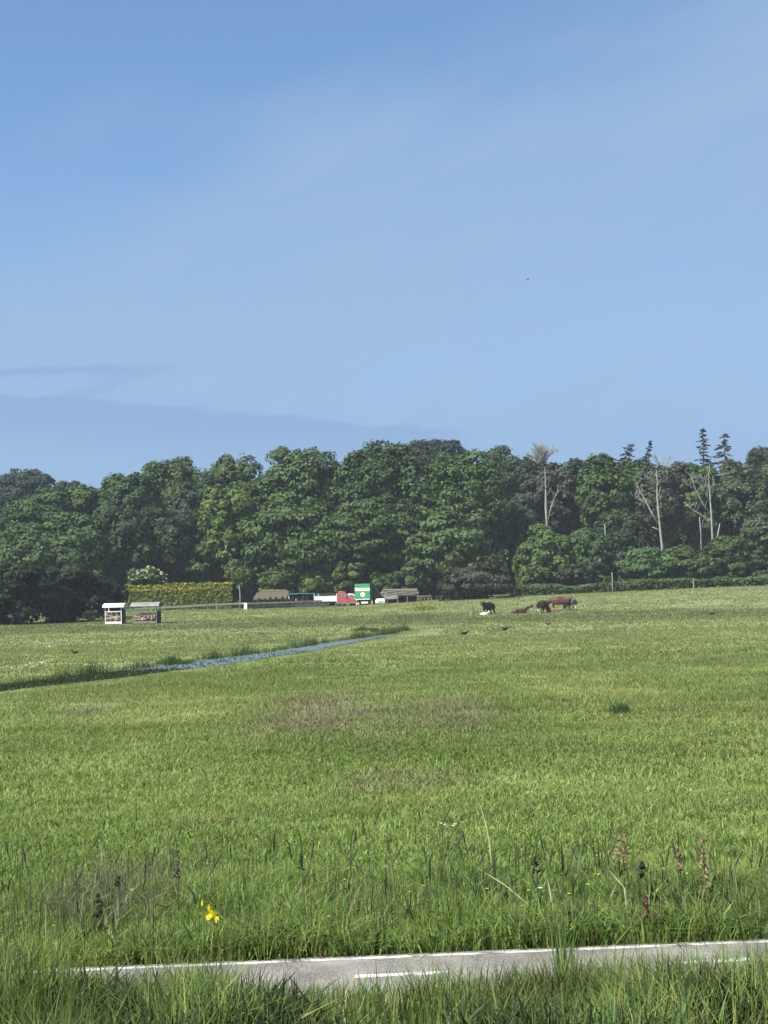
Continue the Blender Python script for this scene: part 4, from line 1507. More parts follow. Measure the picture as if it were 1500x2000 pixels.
def cow(label, loc, rz, mat, scale=1.0, pose='stand', tuft=None, muzzle=None, group='cattle in the field', cat='cow', face=None):
    loc = Vector(loc) - Vector((0, 0, .06 if cat == 'calf' else .14))     # feet down between the grass blades
    t_ = thing('calf' if cat == 'calf' else 'cow', label, cat, loc, rz, group)
    t_.scale = (scale,) * 3
    n = {}
    if pose in ('stand', 'graze'):
        n['pelvis'] = (-.72, 0, 1.08, .34)
        n['loin'] = (-.3, 0, 1.06, .38)
        n['belly'] = (.1, 0, 1.02, .41)
        n['chest'] = (.52, 0, 1.05, .38)
        n['shoulder'] = (.8, 0, 1.12, .28)
        if pose == 'stand':
            n['neck'] = (1.08, 0, 1.26, .19)
            n['poll'] = (1.28, 0, 1.40, .14)
            n['face'] = (1.48, 0, 1.26, .12)
            n['nose'] = (1.66, 0, 1.10, .085)
        else:
            n['neck'] = (1.1, 0, .88, .20)
            n['poll'] = (1.32, 0, .58, .14)
            n['face'] = (1.42, 0, .38, .12)
            n['nose'] = (1.50, 0, .18, .085)
        e = [('pelvis', 'loin'), ('loin', 'belly'), ('belly', 'chest'), ('chest', 'shoulder'), ('shoulder', 'neck'), ('neck', 'poll'), ('poll', 'face'), ('face', 'nose')]
        for s, sy in (('l', .2), ('r', -.2)):
            n['fs' + s] = (.62, sy, .78, .15)
            n['fk' + s] = (.62 + .05 * sy, sy, .44, .075)
            n['ff' + s] = (.60, sy, .12, .055)
            n['fh' + s] = (.63, sy, .02, .07)
            n['hs' + s] = (-.70, sy * 1.05, .82, .20)
            n['hk' + s] = (-.58, sy * 1.1, .64, .13)
            n['hh' + s] = (-.86, sy * 1.1, .44, .075)
            n['hf' + s] = (-.82, sy * 1.1, .12, .055)
            n['ho' + s] = (-.78, sy * 1.1, .02, .07)
            n['ear' + s] = (1.27 if pose == 'stand' else 1.28, sy * .9, 1.44 if pose == 'stand' else .66, .05)
            n['eart' + s] = (1.25 if pose == 'stand' else 1.26, sy * 1.5, 1.42 if pose == 'stand' else .66, .03)
            e += [('chest', 'fs' + s), ('fs' + s, 'fk' + s), ('fk' + s, 'ff' + s), ('ff' + s, 'fh' + s), ('pelvis', 'hs' + s), ('hs' + s, 'hk' + s), ('hk' + s, 'hh' + s), ('hh' + s, 'hf' + s), ('hf' + s, 'ho' + s),
                  ('poll', 'ear' + s), ('ear' + s, 'eart' + s)]
        n['tail0'] = (-1.03, 0, 1.22, .06)
        n['tail1'] = (-1.12, 0, .85, .03)
        n['tail2'] = (-1.12, .02, .55, .03)
        e += [('pelvis', 'tail0'), ('tail0', 'tail1'), ('tail1', 'tail2')]
        tf = (-1.12, .02, .42)
    else:   # lying, legs folded, head up
        n['pelvis'] = (-.72, 0, .38, .36)
        n['belly'] = (-.1, 0, .42, .42)
        n['chest'] = (.50, 0, .46, .38)
        n['shoulder'] = (.76, 0, .58, .27)
        n['neck'] = (.98, 0, .84, .18)
        n['poll'] = (1.12, 0, 1.02, .14)
        n['face'] = (1.32, 0, .92, .12)
        n['nose'] = (1.50, 0, .78, .085)
        e = [('pelvis', 'belly'), ('belly', 'chest'), ('chest', 'shoulder'), ('shoulder', 'neck'), ('neck', 'poll'), ('poll', 'face'), ('face', 'nose')]
        for s, sy in (('l', .26), ('r', -.26)):
            n['fs' + s] = (.62, sy, .26, .14)
            n['fk' + s] = (.98, sy, .14, .08)
            n['ff' + s] = (.70, sy * 1.2, .07, .06)
            n['hs' + s] = (-.6, sy * 1.25, .28, .2)
            n['hk' + s] = (-.2, sy * 1.65, .18, .11)
            n['hf' + s] = (-.5, sy * 1.9, .07, .06)
            n['ear' + s] = (1.11, sy * .7, 1.06, .05)
            n['eart' + s] = (1.09, sy * 1.15, 1.06, .03)
            e += [('chest', 'fs' + s), ('fs' + s, 'fk' + s), ('fk' + s, 'ff' + s), ('pelvis', 'hs' + s), ('hs' + s, 'hk' + s), ('hk' + s, 'hf' + s), ('poll', 'ear' + s), ('ear' + s, 'eart' + s)]
        n['tail0'] = (-1.05, 0, .42, .05)
        n['tail1'] = (-1.16, .1, .12, .03)
        e += [('pelvis', 'tail0'), ('tail0', 'tail1')]
        tf = (-1.16, .16, .07)
    skin_body('body', n, e, M[mat], t_)
    if tuft:
        MB().ellipsoid((tf[0], tf[1], tf[2]), (.045, .045, .2 if pose != 'lie' else .08), 8, 6, .2).build('tail_tuft', M[tuft], t_, sm=True)
    if muzzle:
        f_ = n['nose']
        MB().ellipsoid((f_[0] + .03, 0, f_[2]), (.085, .09, .09), 10, 7).build('muzzle', M[muzzle], t_, sm=True)
    hz = n['poll']
    for sy in (-1, 1):
        MB().tube([(hz[0], sy * .09, hz[2] + .1), (hz[0] + .02, sy * .2, hz[2] + .16), (hz[0] + .08, sy * .23, hz[2] + .26)], [.03, .025, .008], 6).build('horn', M['cream'], t_) if cat == 'cow' and pose != 'graze' and mat == 'brownhide' else None
    return t_


cow('black cow standing alone by the leaning stake', gp(955, 1200), R(238), 'blackhide', 1.0, 'stand')
cow('small white calf lying at the feet of the lone black cow', gp(946, 1201), R(8), 'whitehide', .44, 'lie', cat='calf')
cow('dark brown cow lying alone between the black cow and the herd', gp(1015, 1198), R(4), 'darkhide', .78, 'lie', muzzle='whitehide')
cow('dark brown cow seen from behind at the left of the herd', gp(1060, 1197), R(60), 'darkhide', 1.03, 'graze', tuft='whitehide')
cow('large red brown cow standing in the middle of the herd', gp(1094, 1192), R(172), 'brownhide', 1.14, 'graze')
cow('grey brown cow with its back turned at the right of the herd', gp(1115, 1191), R(112), 'greyhide', 1.06, 'graze', tuft='whitehide')
cow('light brown calf lying at the feet of the red brown cow', gp(1082, 1196), R(176), 'palebrown', .62, 'lie', cat='calf')


def bird(label, loc, rz=0, s=1.0, fly=False, group='dark birds on the field'):
    t_ = thing('bird', label, 'bird', loc, rz, group)
    t_.scale = (s,) * 3
    z0 = .0 if fly else .17
    n = {'body': (0, 0, z0, .085), 'breast': (.1, 0, z0 + .03, .075), 'neck': (.17, 0, z0 + .09, .045), 'head': (.21, 0, z0 + .13, .045), 'beak': (.30, 0, z0 + .12, .012),
         'rump': (-.14, 0, z0 - .02, .05), 'tail': (-.30, 0, z0 - .04, .03)}
    e = [('body', 'breast'), ('breast', 'neck'), ('neck', 'head'), ('head', 'beak'), ('body', 'rump'), ('rump', 'tail')]
    if not fly:
        for s_, sy in (('l', .035), ('r', -.035)):
            n['leg' + s_] = (.02, sy, .08, .014)
            n['foot' + s_] = (.03, sy, .0, .014)
            e += [('body', 'leg' + s_), ('leg' + s_, 'foot' + s_)]
    skin_body('body', n, e, M['feather'], t_, 1)
    for sy in (-1, 1):
        if fly:
            MB().add([(.08, sy * .05, z0 + .04), (.1, sy * .28, z0 + .12), (-.02, sy * .52, z0 + .10), (-.12, sy * .3, z0 + .09), (-.12, sy * .05, z0 + .03),
                      (.08, sy * .05, z0 + .06), (.1, sy * .28, z0 + .14), (-.02, sy * .52, z0 + .112), (-.12, sy * .3, z0 + .11), (-.12, sy * .05, z0 + .05)],
                     [(0, 1, 2, 3, 4), (9, 8, 7, 6, 5), (0, 5, 6, 1), (1, 6, 7, 2), (2, 7, 8, 3), (3, 8, 9, 4), (4, 9, 5, 0)]).build('wing', M['feather'], t_)
        else:
            MB().ellipsoid((-.06, sy * .075, z0 + .01), (.19, .025, .075), 10, 6).build('wing', M['feather'], t_, sm=True)


p = gp(987, 1238)
bird('dark bird with spread wings low over the field below the lone black cow', (p.x, p.y, p.z + .3), R(25), 1.05, True)
bird('dark bird on the grass left of the spread winged bird', gp(908, 1242), R(20), 1.0)
bird('small brown bird on the grass below the herd', gp(1070, 1222), R(170), .8)
bird('dark bird standing between the lying cow and the herd', gp(1039, 1188), R(60), 1.3)
bird('dark bird far right in the field', gp(1392, 1203), R(10), 1.2)
bird('dark bird in the left field beyond the ditch', gp(146, 1279), R(185), .8)
bird('tiny distant bird high in the sky', at(1031, 546, 260), R(40), 1.0, True, None)


# ------------------------------------------------------------------ plants in the near meadow
def cone(mb_, s, e, r0, r1, n_=5):
    mb_.tube([s, e], [r0, r1], n_)


# yellow iris
Y = 13.75
f1, f2, f3 = at(409, 1783, Y), at(395, 1768, Y), at(420, 1790, Y - .05)
g = gz(f1.x, Y)
t = thing('yellow_iris', 'yellow iris with open flowers beside the cycle path', 'flower', (f1.x, Y, g))
base = Vector((f1.x, Y, g))
stems = MB()
for f in (f1, f2, f3):
    e = f - base
    stems.tube([(e.x * .4, e.y, -.03), (e.x * .8, e.y, e.z * .55), (e.x, e.y, e.z)], [.008, .007, .006], 6)
stems.build('stem', noise_mat('iris_stem', (.07, .12, .03), (.12, .18, .05), 6, .6), t)
n = 26
X_, Y_ = rng.normal(0, .06, n), rng.normal(0, .06, n)
V, Fc, C = blades(X_, Y_, np.zeros(n), rng.uniform(.3, .48, n), rng.uniform(.014, .024, n), rng.uniform(.05, .35, n), np.array([.10, .15, .04]) * rng.uniform(.8, 1.3, (n, 1)), 2)
mesh_np('leaves', V, Fc, M['grass'], t, cols=C)


def petals(center, spec, name):
    vs_, cs_ = [], []
    for (dx, dy, dz, wd) in spec:
        a_ = Vector((dx, dy, dz))
        sd = a_.cross(Vector((0, 1, .3)))
        if sd.length < 1e-4:
            sd = Vector((1, 0, 0))
        sd = sd.normalized() * wd
        mid_ = center + a_ * .55 + Vector((0, -.006, .006))
        vs_ += [center[:], (mid_ - sd)[:], (center + a_)[:], (mid_ + sd)[:]]
        cs_ += [(.80, .66, .012)] * 4
    V_ = np.array(vs_)
    mesh_np(name, V_, np.arange(len(V_)).reshape(-1, 4), M['petal'], t, cols=np.array(cs_))


c1 = f1 - base
petals(c1, [(0, -.01, .085, .011), (-.012, -.01, .06, .01), (-.045, -.03, -.015, .028), (.05, -.03, .012, .03), (.0, -.045, -.055, .03), (-.02, -.04, -.06, .02), (.055, -.01, -.03, .02), (.02, .04, .01, .025)], 'flower')
c2 = f2 - base + Vector((0, 0, -.03))
petals(c2, [(0, -.005, .085, .009), (.006, .004, .075, .008), (-.006, .0, .07, .008)], 'flower_bud')
c3 = f3 - base
petals(c3, [(.01, -.02, .05, .02), (-.03, -.02, .0, .02), (.04, -.02, -.03, .02), (.015, -.03, -.055, .012)], 'flower')

# flowering grass stems
stem_m = noise_mat('dark_stem', (.035, .06, .022), (.065, .09, .035), 8, .7)
head_m = noise_mat('dark_seed_head', (.03, .035, .02), (.06, .06, .035), 30, .8)


def stem_proto(lab, grp, hgt, ln, curve, r_, sm_=stem_m, hm_=head_m):
    t_ = thing('grass_stem', lab, 'grass stem', (0, 0, 0), 0, grp)
    ps = [Vector((0, 0, -.02)), Vector((curve * .1, 0, hgt * .4)), Vector((curve * .4, 0, hgt * .75)), Vector((curve, 0, hgt))]
    MB().tube(ps, [.006, .005, .0045, .004], 5).build('stalk', sm_, t_)
    d = (ps[3] - ps[2]).normalized()
    MB().tube([ps[3] - d * .01, ps[3] + d * ln * .3, ps[3] + d * ln * .7, ps[3] + d * ln], [r_ * .5, r_, r_ * .8, r_ * .2], 6).build('seed_head', hm_, t_)
    return t_


lab = 'dark flowering grass stem standing above the near meadow'
pr1 = stem_proto(lab, 'dark flowering grass stems', .58, .14, .05, .011)
pr2 = stem_proto(lab, 'dark flowering grass stems', .62, .18, .16, .010)
tops = [(150, 1625, 1), (88, 1640, 0), (60, 1650, 0), (112, 1690, 1), (288, 1652, 0), (413, 1640, 0), (530, 1650, 0), (598, 1640, 0), (680, 1620, 0), (648, 1655, 1), (835, 1573, 1), (828, 1580, 0), (862, 1585, 1),
        (862, 1620, 1), (838, 1650, 0), (880, 1640, 1), (917, 1615, 0), (905, 1655, 1), (925, 1665, 1), (1070, 1628, 0), (1062, 1655, 0), (1105, 1605, 1), (1108, 1655, 0), (1125, 1640, 0), (1152, 1640, 1), (1180, 1620, 0),
        (1496, 1592, 0), (1490, 1615, 0), (1440, 1690, 0), (975, 1650, 1), (770, 1635, 0), (720, 1600, 0), (740, 1650, 1), (488, 1700, 0), (25, 1640, 0), (195, 1660, 1), (1330, 1640, 0), (1400, 1655, 1), (1290, 1655, 0), (560, 1690, 1), (1010, 1700, 0), (380, 1660, 1)]
first = [True, True]
for px, py, kind in tops:
    src = (pr1, pr2)[kind]
    tot = (.72, .79)[kind]
    # depth at which a stem of this height tops out at that height of view
    s = random.uniform(.85, 1.1)
    d = ray(px, py)
    Y = min(19.5, max(13.7, (tot * s - H) / d[2]))
    x_ = float(d[0] * Y)
    g = gz(x_, Y)
    rz = random.choice((0, .3, -.3, math.pi, 2.8)) if kind == 0 else random.choice((0, .3, -.4, .2))
    s *= max(.4, (H + d[2] * Y - g) / (tot * s))
    if first[kind]:
        first[kind] = False
        src.location, src.rotation_euler, src.scale = (x_, Y, g), (0, 0, rz), (s,) * 3
    else:
        copy_thing(src, (x_, Y, g), rz, s)

# pale straw stems
straw = noise_mat('straw', (.36, .36, .17), (.5, .5, .27), 12, .7)
for lab, pts_, Y in (('long pale straw blade leaning left across the near meadow', [(1030, 1765), (985, 1728), (928, 1693)], 14.6),
                     ('pale upright straw blade above the white flowers', [(957, 1650), (950, 1615), (938, 1572)], 16.5),
                     ('pale green upright blade near the cycle path', [(1080, 1775), (1075, 1745), (1069, 1715)], 14.0),
                     ('pale slanting blade right of the long straw blade', [(1220, 1735), (1205, 1718), (1190, 1700)], 14.6)):
    ps = [at(px, py, Y) for px, py in pts_]
    g = gz(ps[0].x, Y)
    b_ = Vector((ps[0].x, Y, g))
    mb = MB()
    q = [Vector((.02, 0, -.02))] + [p_ - b_ for p_ in ps]
    mb.tube(q, [.006, .006, .0075, .002], 5)
    t = mb.build('straw_blade', straw, None, b_)
    tag(t, lab, 'grass blade', 'pale straw blades')


# docks and dark weeds
def weed(label, px, py_top, py_base, Y, colr, n=90, w=.06, leaf=.035, leaves=8, name='dock_plant', grp='rusty dock plants', cat='plant', lcol=(.05, .085, .025)):
    e = at(px, py_top, Y)
    lo = at(px, py_base, Y)
    g = gz(e.x, Y)
    t_ = thing(name, label, cat, (e.x, Y, g), 0, grp)
    hT, hB = e.z - g, lo.z - g
    mb_ = MB()
    mb_.tube([(0, 0, -.03), (.01, 0, hT * .6), (0, 0, hT)], [.007, .006, .003], 5)
    for k in range(6):
        z_ = hB + (hT - hB) * random.uniform(0, .8)
        a_ = random.uniform(0, 6.28)
        mb_.tube([(0, 0, z_), (math.cos(a_) * w * .8, math.sin(a_) * w * .8, z_ + .07)], [.003, .002], 4)
    mb_.build('stem', stem_m, t_)
    z_ = rng.uniform(hB, hT, n)
    rad = w * (1 - .6 * (z_ - hB) / max(.01, hT - hB)) * np.sqrt(rng.random(n))
    a_ = rng.uniform(0, 6.283, n)
    P_ = np.stack([np.cos(a_) * rad, np.sin(a_) * rad, z_], 1)
    V_, F_ = leaf_quads(P_, rdirs(n), leaf * .75 * rng.uniform(.5, 1.2, n))
    mesh_np('seed_head', V_, F_, M['leaf'], t_, cols=np.repeat(np.array(colr) * rng.uniform(.6, 1.3, (n, 1)), 4, 0))
    if leaves:
        V_, F_, C_ = blades(rng.normal(0, .03, leaves), rng.normal(0, .03, leaves), np.full(leaves, .03), rng.uniform(.18, .36, leaves), rng.uniform(.03, .06, leaves), rng.uniform(.4, 1, leaves),
                            np.array(lcol) * rng.uniform(.7, 1.2, (leaves, 1)), 2)
        mesh_np('leaves', V_, F_, M['grass'], t_, cols=C_)


rust = (.26, .17, .11)
weed('rusty brown dock with a bushy head, left of the dark leaved weed', 1215, 1630, 1685, 15.2, rust, 80, .10)
weed('tall rusty brown dock column near the right edge', 1372, 1640, 1735, 14.6, rust, 110, .05)
weed('small faded rusty dock left of the tall rusty column', 1326, 1665, 1700, 14.8, rust, 50, .04)
weed('short reddish dock close to the cycle path', 1260, 1750, 1788, 13.9, (.15, .08, .06), 70, .035)
dk = (.055, .075, .034)
weed('dark leaved weed beside the tall rusty dock', 1250, 1685, 1712, 14.6, dk, 16, .09, .09, 6, 'dark_weed', 'dark weeds in the near meadow', lcol=dk)
weed('dark upright weed above the long straw blade', 1046, 1675, 1705, 14.8, dk, 26, .04, .05, 5, 'dark_weed', 'dark weeds in the near meadow', lcol=dk)
weed('dark leafy weed just behind the cycle path right of its middle', 1115, 1778, 1815, 13.7, dk, 60, .10, .05, 9, 'dark_weed', 'dark weeds in the near meadow', lcol=dk)
weed('dark leafy weed just behind the cycle path near the right', 1290, 1790, 1830, 13.7, dk, 45, .07, .05, 8, 'dark_weed', 'dark weeds in the near meadow', lcol=dk)
weed('grey brown seed plume leaning above the yellow iris', 345, 1650, 1715, 15.0, (.12, .115, .085), 90, .045, .03, 4, 'dark_weed', 'dark weeds in the near meadow')
weed('dark pointed seed head above the withered patch', 231, 1712, 1735, 14.4, (.06, .055, .05), 40, .035, .03, 3, 'dark_weed', 'dark weeds in the near meadow')
weed('dark thin weed in the middle left of the near meadow', 588, 1668, 1700, 15.0, dk, 26, .03, .04, 4, 'dark_weed', 'dark weeds in the near meadow', lcol=dk)
weed('dark narrow leaved weed inside the withered patch', 192, 1745, 1790, 14.0, dk, 50, .04, .05, 6, 'dark_weed', 'dark weeds in the near meadow', lcol=dk)

# dark tussock far in the field
c0 = gp(1214, 1397)
n = 420
X_, Y_ = rng.normal(0, .11, n), rng.normal(0, .14, n)
V, Fc, C = blades(X_, Y_, np.zeros(n), rng.uniform(.14, .42, n), rng.uniform(.008, .016, n), rng.uniform(.1, .7, n), np.array([.075, .12, .042]) * rng.uniform(.6, 1.4, (n, 1)), 2)
o = mesh_np('rush_tussock', V, Fc, M['grass'], None, cols=C, loc=c0)
tag(o, 'dark green rush tussock alone in the right of the field', 'tussock')
for lab, px, py, n, sx, hh in (('dark green rush clump on the far bank where the open water begins', 338, 1302, 2600, .5, .62), ('small rush clump on the far bank near the end of the water', 714, 1232, 900, .7, .55),
                               ('small rush clump on the bank just right of the end of the water', 737, 1234, 1100, .3, .4)):
    c0 = gp(px, py)
    X_, Y_ = rng.normal(0, sx, n).clip(-1.6 * sx, 1.4 * sx), rng.normal(.6, .5, n)
    hs = rng.uniform(.4, 1, n) * hh * (.45 + .55 * vnoise(X_ + 9, Y_ * 0, .4, 91)) * (1 - .3 * np.abs(X_) / (1.6 * sx))
    V, Fc, C = blades(X_, Y_, np.zeros(n), hs, rng.uniform(.015, .035, n), rng.uniform(.05, .4, n), np.array([.060, .105, .03]) * rng.uniform(.5, 1.4, (n, 1)), 2)
    o = mesh_np('rush_clump', V, Fc, M['grass'], None, cols=C, loc=c0)
    tag(o, lab, 'rushes', 'rush clumps on the ditch bank')
# lime tuft by the path
c0 = gp(893, 1858)
n = 150
X_, Y_ = rng.normal(0, .16, n), rng.normal(.05, .06, n)
V, Fc, C = blades(X_, Y_, np.zeros(n), rng.uniform(.2, .5, n), rng.uniform(.008, .016, n), rng.uniform(.1, .5, n), np.array([.17, .25, .04]) * rng.uniform(.7, 1.3, (n, 1)), 2)
o = mesh_np('lime_tuft', V, Fc, M['grass'], None, cols=C, loc=c0 + Vector((0, .12, 0)))
tag(o, 'bright lime green grass tuft at the far edge of the cycle path', 'tussock')
# one tall blade in front of the path
c0 = at(1098, 1960, 8.6)
t = thing('tall_grass_clump', 'tall bright grass clump on the near verge standing before the path', 'tussock', (c0.x, 8.6, gz(c0.x, 8.6)))
n = 40
X_, Y_ = rng.normal(0, .018, n), rng.normal(0, .03, n)
V, Fc, C = blades(X_, Y_, np.zeros(n), rng.uniform(.35, .86, n), rng.uniform(.008, .015, n), rng.uniform(.0, .16, n), np.array([.12, .18, .05]) * rng.uniform(.7, 1.2, (n, 1)), 2)
mesh_np('blades', V, Fc, M['grass'], t, cols=C)

# buttercups and white flowers
def flower_proto(label, grp, colr, name, hgt=.42, r_=.017):
    t_ = thing(name, label, 'flower', (0, 0, 0), 0, grp)
    MB().tube([(0, 0, -.02), (.01, 0, hgt * .6), (0, 0, hgt)], [.003, .003, .002], 5).build('stem', stem_m, t_)
    vs_ = []
    for k in range(5):
        a_ = 2 * math.pi * k / 5
        d_, sd = Vector((math.cos(a_), math.sin(a_), .35)), Vector((-math.sin(a_), math.cos(a_), 0))
        c_ = Vector((0, 0, hgt))
        vs_ += [c_[:], (c_ + d_ * r_ * .6 - sd * r_ * .5)[:], (c_ + d_ * r_ * 1.15)[:], (c_ + d_ * r_ * .6 + sd * r_ * .5)[:]]
    V_ = np.array(vs_)
    mesh_np('petals', V_, np.arange(20).reshape(-1, 4), M['petal'], t_, cols=np.tile(np.array(colr), (20, 1)))
    return t_


bc = flower_proto('small yellow buttercup in the near meadow', 'buttercups', (.72, .55, .015), 'buttercup')
spots = [(704, 1575), (811, 1595), (870, 1575), (958, 1617), (1127, 1572), (1124, 1593), (1166, 1671), (1162, 1707), (1168, 1708), (1148, 1728), (1032, 1739), (1018, 1770), (801, 1742), (827, 1730), (642, 1790), (678, 1697),
         (690, 1695), (673, 1718), (951, 1736), (1111, 1746), (105, 1808), (1296, 1697), (1343, 1707), (257, 1738), (635, 1465), (707, 1468), (500, 1640), (1250, 1650)]
for i, (px, py) in enumerate(spots):
    d = ray(px, py)
    s = random.uniform(.8, 1.1) if py > 1600 else .8
    Y = max(13.6, (.42 * s - H) / d[2])
    x_ = float(d[0] * Y)
    g = gz(x_, Y)
    s *= max(.3, (H + d[2] * Y - g) / (.42 * s))
    if i == 0:
        bc.location, bc.scale = (x_, Y, g), (s,) * 3
    else:
        copy_thing(bc, (x_, Y, g), random.uniform(0, 6), s)
wf = flower_proto('small white flower head among the dark grass stems', 'white flowers', (.85, .85, .88), 'white_flower', .5, .022)
for i, (px, py) in enumerate(((862, 1611), (867, 1611), (885, 1613), (889, 1610), (897, 1606), (1055, 1735))):
    d = ray(px, py)
    Y = max(13.6, (.5 - H) / d[2])
    x_ = float(d[0] * Y)
    g = gz(x_, Y)
    if i == 0:
        wf.location = (x_, Y, g)
    else:
        copy_thing(wf, (x_, Y, g), random.uniform(0, 6), (H + d[2] * Y - g) / .5)

# ------------------------------------------------------------------ sky, sun, air
EL, TOSUN = R(50), (-.78, -.62)
AZ = math.atan2(TOSUN[0], TOSUN[1])
world = bpy.data.worlds.new('World')
scene.world = world
world.use_nodes = True
nt = world.node_tree
N = nt.nodes
L = nt.links
bg = N['Background']
bg.inputs['Strength'].default_value = .0565
sky = N.new('ShaderNodeTexSky')
sky.sky_type = 'NISHITA'
sky.sun_disc = False
sky.sun_elevation = EL
sky.sun_rotation = AZ
sky.altitude = 0
sky.air_density = 1.0
sky.dust_density = .6
sky.ozone_density = 3.0


def math_node(op, a_, b_=None, c_=None):
    n_ = N.new('ShaderNodeMath')
    n_.operation = op
    for i, v in enumerate((a_, b_, c_)):
        if v is None:
            continue
        if isinstance(v, (int, float)):
            n_.inputs[i].default_value = v
        else:
            L.new(v, n_.inputs[i])
    return n_.outputs[0]


def sstep(v, lo, hi):
    n_ = N.new('ShaderNodeMapRange')
    n_.interpolation_type = 'SMOOTHSTEP'
    n_.inputs['From Min'].default_value = lo
    n_.inputs['From Max'].default_value = hi
    L.new(v, n_.inputs['Value'])
    return n_.outputs[0]


tc = N.new('ShaderNodeTexCoord')
sep = N.new('ShaderNodeSeparateXYZ')
L.new(tc.outputs['Generated'], sep.inputs[0])
az = math_node('ARCTAN2', sep.outputs['X'], sep.outputs['Y'])
el = math_node('ARCSINE', sep.outputs['Z'])


def cloud_noise(sx, sy, scale, detail, off_, rot=0.0):
    cb = N.new('ShaderNodeCombineXYZ')
    L.new(math_node('MULTIPLY', az, sx), cb.inputs[0])
    e2 = math_node('ADD', el, math_node('MULTIPLY', az, rot))
    L.new(math_node('MULTIPLY', e2, sy), cb.inputs[1])
    cb.inputs[2].default_value = off_
    n_ = N.new('ShaderNodeTexNoise')
    n_.inputs['Scale'].default_value = scale
    n_.inputs['Detail'].default_value = detail
    n_.inputs['Roughness'].default_value = .45
    L.new(cb.outputs[0], n_.inputs['Vector'])
    return n_.outputs['Fac']


nA = cloud_noise(1.2, 3.2, 4.0, 4, 3.1, -.2)
nB = cloud_noise(1.0, 7.0, 5.0, 5, 8.4, -.05)
# high thin veil with a sloping upper edge, rising to the right
edge = math_node('SUBTRACT', math_node('ADD', math_node('MULTIPLY', az, .26), .325), el)
edge = math_node('ADD', edge, math_node('MULTIPLY', math_node('SUBTRACT', nA, .5), .22))
veil = sstep(edge, -.05, .075)
nC = cloud_noise(1.6, 9.0, 7.0, 7, 5.2, -.35)
wisp = math_node('MULTIPLY', math_node('SUBTRACT', nC, .5), .55)
veil = math_node('MULTIPLY', veil, math_node('ADD', math_node('ADD', .68, math_node('MULTIPLY', nA, .55)), wisp))
thin = sstep(math_node('ADD', el, math_node('MULTIPLY', math_node('SUBTRACT', nB, .5), .08)), .055, .20)
veil = math_node('MULTIPLY', veil, math_node('ADD', .88, math_node('MULTIPLY', thin, .12)))
# low bluish streak clouds at the left
stx = sstep(math_node('MULTIPLY', az, -1), -.10, .06)
def streak(e0, slope, wdt, amp):
    d_ = math_node('SUBTRACT', el, math_node('ADD', e0, math_node('MULTIPLY', az, slope)))
    d_ = math_node('ADD', d_, math_node('MULTIPLY', math_node('SUBTRACT', nB, .5), .05))
    d_ = math_node('ADD', d_, math_node('MULTIPLY', math_node('SUBTRACT', nC, .5), .02))
    return math_node('MULTIPLY', math_node('MULTIPLY', sstep(math_node('ABSOLUTE', d_), wdt, 0.0), stx), amp)


mixv = N.new('ShaderNodeMix')
mixv.data_type = 'RGBA'
tint = N.new('ShaderNodeMix')
tint.data_type = 'RGBA'
tint.blend_type = 'MULTIPLY'
tint.inputs['Factor'].default_value = 1
tint.inputs[7].default_value = (.84, 1.05, 1.22, 1)
L.new(sky.outputs[0], tint.inputs[6])
L.new(tint.outputs[2], mixv.inputs[6])
mixv.inputs[7].default_value = (2.5, 3.7, 5.45, 1)
L.new(math_node('ADD', math_node('MULTIPLY', veil, .66), .2), mixv.inputs[0])
mixs = N.new('ShaderNodeMix')
mixs.data_type = 'RGBA'
L.new(mixv.outputs[2], mixs.inputs[6])
mixs.inputs[7].default_value = (1.98, 3.16, 5.1, 1)
bedge = math_node('ADD', math_node('MULTIPLY', az, -.085), .1090)
bedge = math_node('ADD', bedge, math_node('MULTIPLY', math_node('SUBTRACT', nB, .5), .022))
bedge = math_node('ADD', bedge, math_node('MULTIPLY', math_node('SUBTRACT', nC, .5), .012))
under = math_node('SUBTRACT', bedge, el)
bank = math_node('MULTIPLY', sstep(under, -.001, .006), math_node('SUBTRACT', 1.0, math_node('MULTIPLY', sstep(under, .004, .05), .45)))
bank = math_node('MULTIPLY', bank, sstep(math_node('MULTIPLY', az, -1), -.11, -.02))
stl = sstep(math_node('MULTIPLY', az, -1), .10, .18)
top_streak = math_node('MULTIPLY', math_node('MULTIPLY', streak(.140, .0, .009, .8), stl), 1.0)
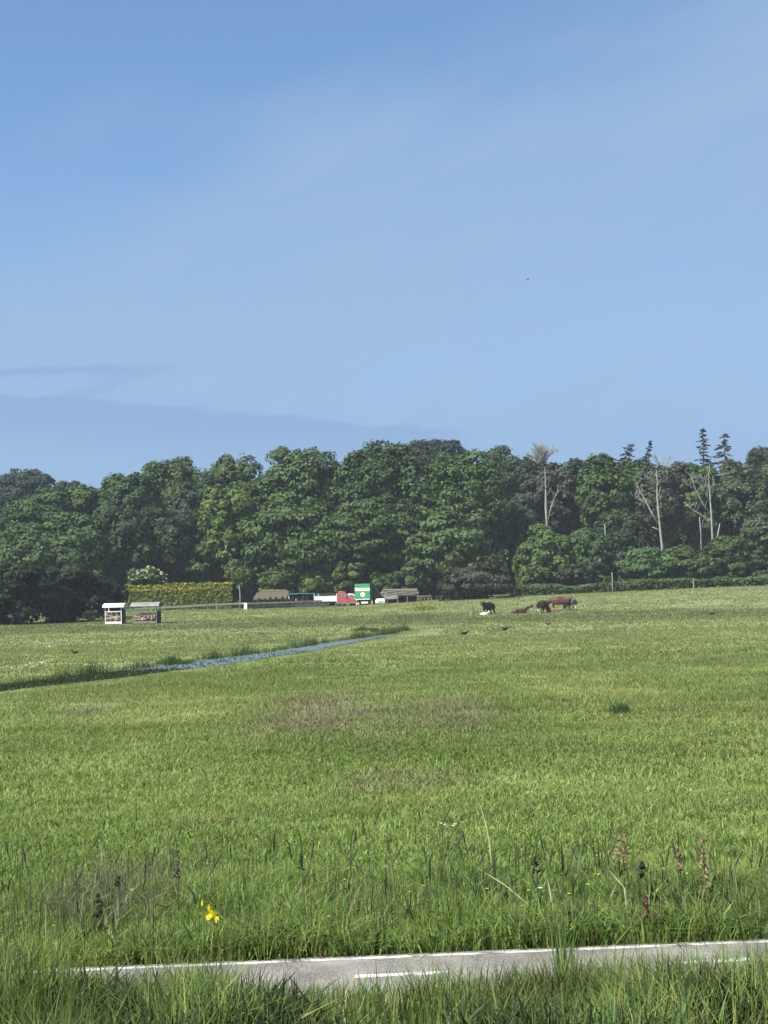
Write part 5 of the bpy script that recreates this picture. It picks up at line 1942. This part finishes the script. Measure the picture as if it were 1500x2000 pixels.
low = math_node('MULTIPLY', sstep(math_node('MULTIPLY', el, -1), -.17, -.06), .62)
L.new(math_node('MAXIMUM', math_node('MAXIMUM', math_node('MULTIPLY', bank, .92), top_streak), low), mixs.inputs[0])
L.new(mixs.outputs[2], bg.inputs['Color'])

sun_d = bpy.data.lights.new('sun', 'SUN')
sun_d.energy = 4.6
sun_d.angle = R(.55)
sun_d.color = (1, .95, .86)
sun = bpy.data.objects.new('sun', sun_d)
col.objects.link(sun)
sv = Vector((TOSUN[0], TOSUN[1], 0)).normalized() * math.cos(EL) + Vector((0, 0, math.sin(EL)))
sun.rotation_euler = sv.to_track_quat('Z', 'Y').to_euler()
sun.location = (-40, -30, 60)

# light summer haze
HAZE = 0.00020
if HAZE:
    hm = bpy.data.materials.new('haze')
    hm.use_nodes = True
    hn = hm.node_tree
    hn.nodes.remove(hn.nodes['Principled BSDF'])
    pv_ = hn.nodes.new('ShaderNodeVolumePrincipled')
    pv_.inputs['Color'].default_value = (.80, .90, 1.0, 1)
    pv_.inputs['Density'].default_value = HAZE
    hn.links.new(pv_.outputs[0], hn.nodes['Material Output'].inputs['Volume'])
    o = MB().box((0, 120, 24), (2200, 700, 52)).build('haze', hm)
    tag(o, kind='stuff')

# ------------------------------------------------------------------ camera and render settings
cam_d = bpy.data.cameras.new('camera')
cam_d.sensor_fit = 'HORIZONTAL'
cam_d.sensor_width = 36
cam_d.lens = 36 * F / 1500
cam_d.clip_end = 9000
cam = bpy.data.objects.new('camera', cam_d)
col.objects.link(cam)
mw = Matrix.Identity(4)
for r_ in range(3):
    mw[r_][0], mw[r_][1], mw[r_][2] = RIGHT[r_], UP[r_], -_fwd[r_]
mw[2][3] = H
cam.matrix_world = mw
scene.camera = cam
scene.view_settings.view_transform = 'Standard'
scene.view_settings.look = 'None'
scene.view_settings.gamma = 1
scene.view_settings.exposure = 1.22
scene.cycles.max_bounces = 6
scene.cycles.diffuse_bounces = 3
scene.cycles.transmission_bounces = 3
scene.cycles.volume_bounces = 0
scene.cycles.use_denoising = True
